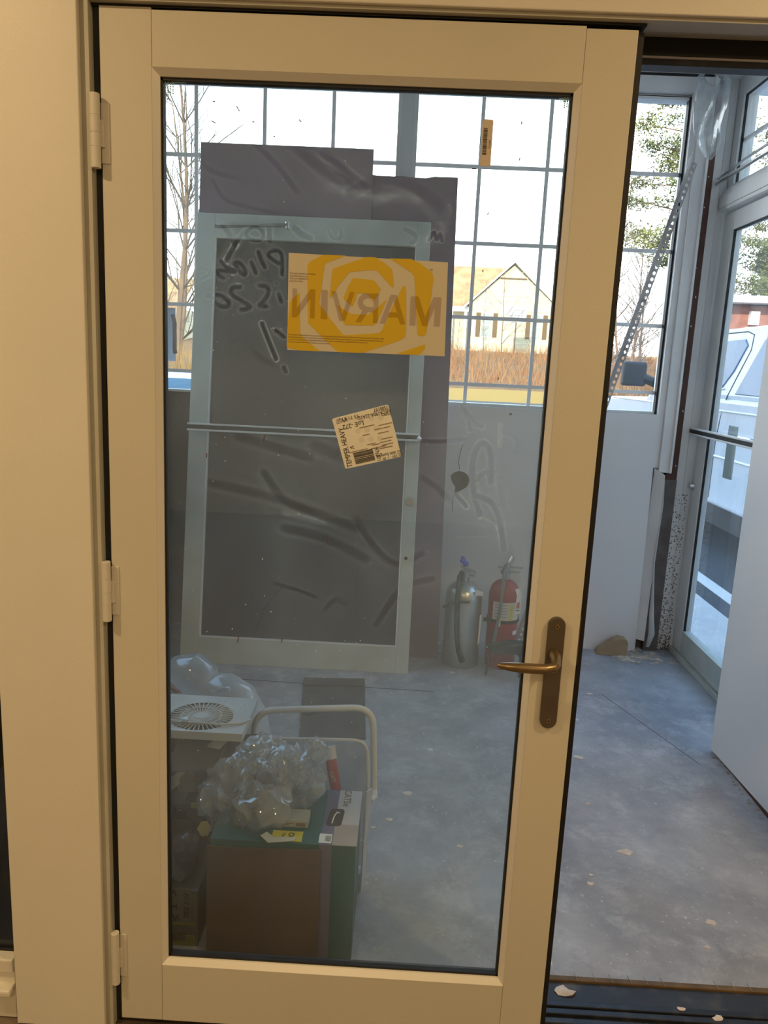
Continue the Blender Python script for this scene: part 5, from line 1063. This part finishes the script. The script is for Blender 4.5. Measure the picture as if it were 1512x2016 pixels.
# truck beside the glass door
trk = thing('pickup_truck', 'white truck parked close outside the outer glass door', 'truck', (3.6, 6.5, -.1)); A = At(trk)
wh = mat('white_car_paint', (.50,.55,.62,1), .18, spec=.6); TX = 2.80
tg_ = mat('sky_reflection_car_glass', (.05,.13,.25,1), .06, spec=.25)  # blue of the reflected sky is put into the glass base colour
bodyp = [(1.2,.34),(10.4,.34),(10.55,.70),(10.45,1.08),(9.4,1.16),(7.6,1.22),(7.45,1.29),(1.25,1.29)]
g = MB(); ys_ = bodyp
def sec(x, inset=0): return [(x, y, z) for y, z in ys_]
g.prism([(TX, y, z) for y, z in bodyp], (1.9, 0, 0))
A(g, 'body', wh, bevel=.04, seg=3)
g = MB()._m([(TX+.01,1.3,1.27),(TX+1.89,1.3,1.27),(TX+1.89,7.5,1.27),(TX+.01,7.5,1.27),(TX+.15,1.6,1.915),(TX+1.75,1.6,1.915),(TX+1.75,6.35,1.915),(TX+.15,6.35,1.915)],[(0,1,2,3),(4,5,6,7),(0,1,5,4),(1,2,6,5),(2,3,7,6),(3,0,4,7)])
A(g, 'cab', wh, bevel=.05, seg=3)
def tum(y, z, off=0.0):
    X_ = TX + max(0, z-1.27)*.22; k_ = X_/2.8
    z2 = 1.45+(z-1.45)*k_; X_ = TX + .01 + max(0, z2-1.27)*.217 - off
    return (X_, (y+1.42)*X_/2.8-1.42, z2)
A(MB().box(TX+.05,TX+1.8,1.3,10.2,.16,.36), 'chassis', M['blackrubber'])
for yy in (2.6, 8.9): w_o = A(MB().lathe([(.40,-.12),(.42,-.08),(.42,.10),(.40,.14)], (TX+.2, yy, .32), 32, 'x'), 'wheel', M['blackrubber']); A(MB().lathe([(.25,-.125),(.22,-.115)], (TX+.2, yy, .32), 24, 'x'), 'hub_cap', M['steel'], w_o)
def sidepoly(pts, x, name, m, d=.03, parent=None): return A(MB().prism([tum(y, z, TX-x) for y, z in pts], (d, 0, 0)), name, m, parent, bevel=.008)
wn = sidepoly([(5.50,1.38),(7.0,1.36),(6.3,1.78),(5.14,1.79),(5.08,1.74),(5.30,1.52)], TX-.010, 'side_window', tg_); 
sidepoly([(5.46,1.365),(6.9,1.345),(6.9,1.358),(5.46,1.378)], TX-.016, 'window_trim', M['steel'], .02, wn)
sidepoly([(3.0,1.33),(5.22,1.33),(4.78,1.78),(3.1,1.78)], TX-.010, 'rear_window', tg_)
A(MB().tube([tum(*q) for q in ((6.0,1.85),(5.1,1.85),(4.98,1.82),(5.0,1.70),(5.2,1.48),(5.36,1.30))]+[(TX,5.44,1.12),(TX,5.48,.9),(TX,5.48,.4)], .006, 6), 'door_seam', M['gasket'])
A(MB().tube([(TX-.004,2.0,1.20),(TX-.004,9.0,1.16)], .010, 6), 'body_crease', wh); A(MB().tube([(TX-.004,1.6,.78),(TX-.004,9.2,.78)], .012, 6), 'side_moulding', wh)
A(MB().box(TX-.03,TX,4.75,5.0,.96,1.0), 'door_handle', M['steel'], bevel=.01)
A(MB().box(TX-.004,TX,5.5,5.72,.98,1.14), 'fuel_flap', wh, bevel=.003)
mr_ = A(MB().box(TX-.46,TX-.20,7.0,7.1,1.34,1.60), 'side_mirror', M['blackrubber'], bevel=.03, seg=3); A(MB().tube([(TX-.24,7.05,1.44),(TX-.1,7.0,1.38),(TX+.05,6.95,1.36)], .05, 8), 'mirror_arm', M['blackrubber'], mr_)
# second vehicle, only its hood line shows over the low wall
for (nm, lab, px_, py_, cx_, sc_) in (('car', 'pale blue car roof seen low in the left gridded window', -3.55, 11.0, 1.15, 1.0),):
    ct = thing(nm, lab, 'car', (px_, py_, -.1)); A = At(ct)
    cp = [(-2.2,.25),(2.2,.25),(2.25,.6),(2.1,.78),(1.2,.88),(.6,1.14*sc_+.0),(-.2,1.19*sc_),(-1.2,1.15*sc_),(-1.9,.88),(-2.25,.75)]
    A(MB().prism([(px_-.9*0+k[0]*.5*1.6, py_, k[1]-.02) for k in cp], (0,1.75,0)), 'body', wh if px_ > 0 else mat('sky_blue_car_paint', (.45,.62,.85,1), .2), bevel=.08, seg=3)
    for sx_2 in (-1.05, 1.05):
        w_o = A(MB().lathe([(.30,-.08),(.32,-.05),(.32,.12)], (px_+sx_2, py_, .22), 24, 'y'), 'wheel', M['blackrubber'])
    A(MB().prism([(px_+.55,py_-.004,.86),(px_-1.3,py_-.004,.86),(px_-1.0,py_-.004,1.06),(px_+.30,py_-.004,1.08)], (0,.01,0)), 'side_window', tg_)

# trees
bark1 = mat('sunlit_bark', (.24,.15,.09,1), .9, col2=(.15,.10,.075,1), scale=3); bark2 = mat('grey_twig_bark', (.12,.09,.075,1), .9)
def branch(g, f, p, d, L, r, lvl, maxl, rng, tips):
    n = 4; q = p; dd_ = d.copy(); prev = None; segs = 3
    for s_ in range(segs+1):
        rr = r*(1-.55*s_/segs); a_ = dd_.orthogonal().normalized(); b_ = dd_.cross(a_)
        base = len(g)
        for k in range(3): an = 2*PI*k/3; g.append(q+(a_*math.cos(an)+b_*math.sin(an))*rr)
        if prev is not None:
            for k in range(3): f.append((prev+k, prev+(k+1)%3, base+(k+1)%3, base+k))
        prev = base
        if s_ < segs:
            if lvl < maxl and (s_ > 0 or lvl > 0):
                for c in range(rng.choice((1,2)) if lvl else 2):
                    az = rng.uniform(0, 2*PI); sd2 = (a_*math.cos(az)+b_*math.sin(az)); nd = (dd_*.75+sd2*rng.uniform(.5,.8)+Vector((0,0,.15))).normalized()
                    branch(g, f, q+dd_*(L/segs*rng.random()), nd, L*rng.uniform(.42,.62), rr*.5, lvl+1, maxl, rng, tips)
            q = q + dd_*(L/segs); dd_ = (dd_+Vector((rng.gauss(0,.08), rng.gauss(0,.08), rng.gauss(0.03,.04)))).normalized()
    tips.append(q)
def bare_tree(x, y, z, h, seed, label, group=None, lean=0.0, levels=4, r=None):
    rng = random.Random(seed); root = thing('bare_tree', label, 'tree', (x, y, z), group); tips = []
    g = []; f = []; p = Vector((0,0,0)); d = Vector((lean, 0, 1)).normalized(); tr_pts = []; q = p.copy(); n = 9; rad = r or h*.011
    for k in range(n+1):
        tr_pts.append(q.copy())
        if k > 1:
            for c in range(3):
                az = rng.uniform(0, 2*PI); nd = Vector((math.cos(az)*.7, math.sin(az)*.7, rng.uniform(.5,1.0))).normalized()
                branch(g, f, q.copy(), nd, h*(.36-.025*k), rad*(.42-.03*k), 1, levels, rng, tips)
        d = (d+Vector((rng.gauss(0,.05), rng.gauss(0,.05), .06))).normalized(); q = q + d*(h/n)
    MB().tube(tr_pts, [rad*(1-.85*k/n) for k in range(n+1)], 7).build('trunk', bark1, root); MB()._m(g, f).build('branches', bark2, root)
    return root
def dup(o, x, y, z, rz, s, label):
    c = copy_tree(o); c.location = (x, y, z); c.rotation_euler = (0, 0, rz); c.scale = (s, s, s); c['label'] = label; return c
t1 = bare_tree(-6.45, 20, -.1, 9.8, 3, 'tall bare tree at the left edge of the left window, trunk leaning right', lean=.05)
t2 = bare_tree(-7.0, 22, -.1, 9.0, 8, 'thinner bare tree just left of the leaning tall one')
t3 = bare_tree(6.9, 55, 1.4, 8.2, 12, 'slender bare tree in front of the house gable', levels=3, r=.05)
dup(t3, 5.6, 56, 1.4, 1.2, .75, 'low forked bare tree at the house front, left of the slender one'); dup(t3, 9.2, 57, 1.6, 2.2, .8, 'bare tree in front of the right shutters of the house')
dup(t3, 3.5, 54, 1.2, 3.0, .6, 'small bare tree at the left end of the house wing')
dup(t1, 8.4, 31, -.1, 2.0, .85, 'tall bare tree left of the slotted angle in the right window'); dup(t2, 9.6, 33, -.1, 1.1, .8, 'bare tree behind the truck mirror'); dup(t1, 10.6, 36, -.1, 4.0, .8, 'bare tree right of the truck mirror'); dup(t2, 7.6, 38, 0, 5.0, .8, 'faint bare tree furthest behind the open doorway')
for k, (x, y, s) in enumerate(((-14,40,.8),(-17,44,.9),(-21,48,.9),(-12,46,.8),(-25,52,1.0))): c = dup(t1 if k % 2 else t2, x, y, .2, k*1.3, s, 'bare tree in the distant row past the reeds'); c['group'] = 'distant bare trees at the left'
for k, (x, y, s) in enumerate(((16,40,1.0),(19,44,1.0),(14,46,.9),(23,50,1.1),(18,52,1.0),(27,44,1.0))): c = dup(t2 if k % 2 else t1, x, y, .2, k*1.7, s, 'bare tree in the distant row behind the truck'); c['group'] = 'distant bare trees at the right'
needle = mat('sunlit_pine_needles', (.15,.15,.028,1), .8, col2=(.09,.11,.03,1), scale=.7); pbark = mat('orange_pine_bark', (.22,.11,.055,1), .9, col2=(.14,.08,.05,1), scale=2)
def pine(x, y, h, seed, label, low=.35, wide=2.6, cl=42):
    rng = random.Random(seed); root = thing('pine_tree', label, 'tree', (x, y, -.1)); tk = []; 
    for k in range(9): tk.append((rng.gauss(0,.05), 0, h*k/8))
    MB().tube(tk, [.20*(1-.8*k/8) for k in range(9)], 8).build('trunk', pbark, root)
    g = MB(); lv_ = []; lf = []
    for k in range(cl):
        t_ = low+(1-low)*(k/cl); z = h*t_; az = rng.uniform(0, 2*PI); L_ = wide*(1.15-t_)*rng.uniform(.5,1.1)+.3
        e_ = Vector((math.cos(az)*L_, math.sin(az)*L_, z+L_*.15)); g.tube([(0,0,z), tuple(e_*.5+Vector((0,0,z*.5))), tuple(e_)], [.035,.022,.01], 4)
        for c in range(6):
            cc = Vector((0,0,z)).lerp(e_, rng.uniform(.3,1.08))+Vector((rng.gauss(0,.22), rng.gauss(0,.22), rng.gauss(.08,.2)))
            for q in range(70):
                dv = Vector((rng.gauss(0,1), rng.gauss(0,1), rng.gauss(0,.45))); pt = cc+dv*.30; s_ = rng.uniform(.12,.30); dr = Vector((rng.gauss(0,1), rng.gauss(0,1), rng.uniform(0,1.2))).normalized()*s_; sd3 = dr.orthogonal().normalized()*.045; b = len(lv_)
                lv_ += [pt-sd3, pt+sd3, pt+dr]; lf.append((b, b+1, b+2))
    g.build('limbs', pbark, root); o = MB()._m(lv_, lf).build('needles', needle, root); o['kind'] = 'stuff'
    return root
p1 = pine(11.3, 33.0, 17.5, 5, 'tall pine with yellow-green tufts right of the gridded window', low=.32, wide=3.3, cl=46)
p2 = pine(16.4, 33.5, 17.5, 9, 'tall orange-trunked pine seen through the transom window', low=.25, wide=3.0, cl=46)
c = copy_tree(p2); c.location = (26, 55, 1.5); c.rotation_euler = (0,0,2); c['label'] = 'second orange-trunked pine behind the one in the transom'
c = copy_tree(p1); c.location = (24.3, 46, -.1); c.rotation_euler = (0,0,4); c['label'] = 'pine standing furthest right, behind the transom edge'
c = copy_tree(p1); c.location = (-26, 56, .5); c.rotation_euler = (0,0,1); c.scale = (.6,.6,.6); c['label'] = 'small dark pine far off at the left between bare trees'
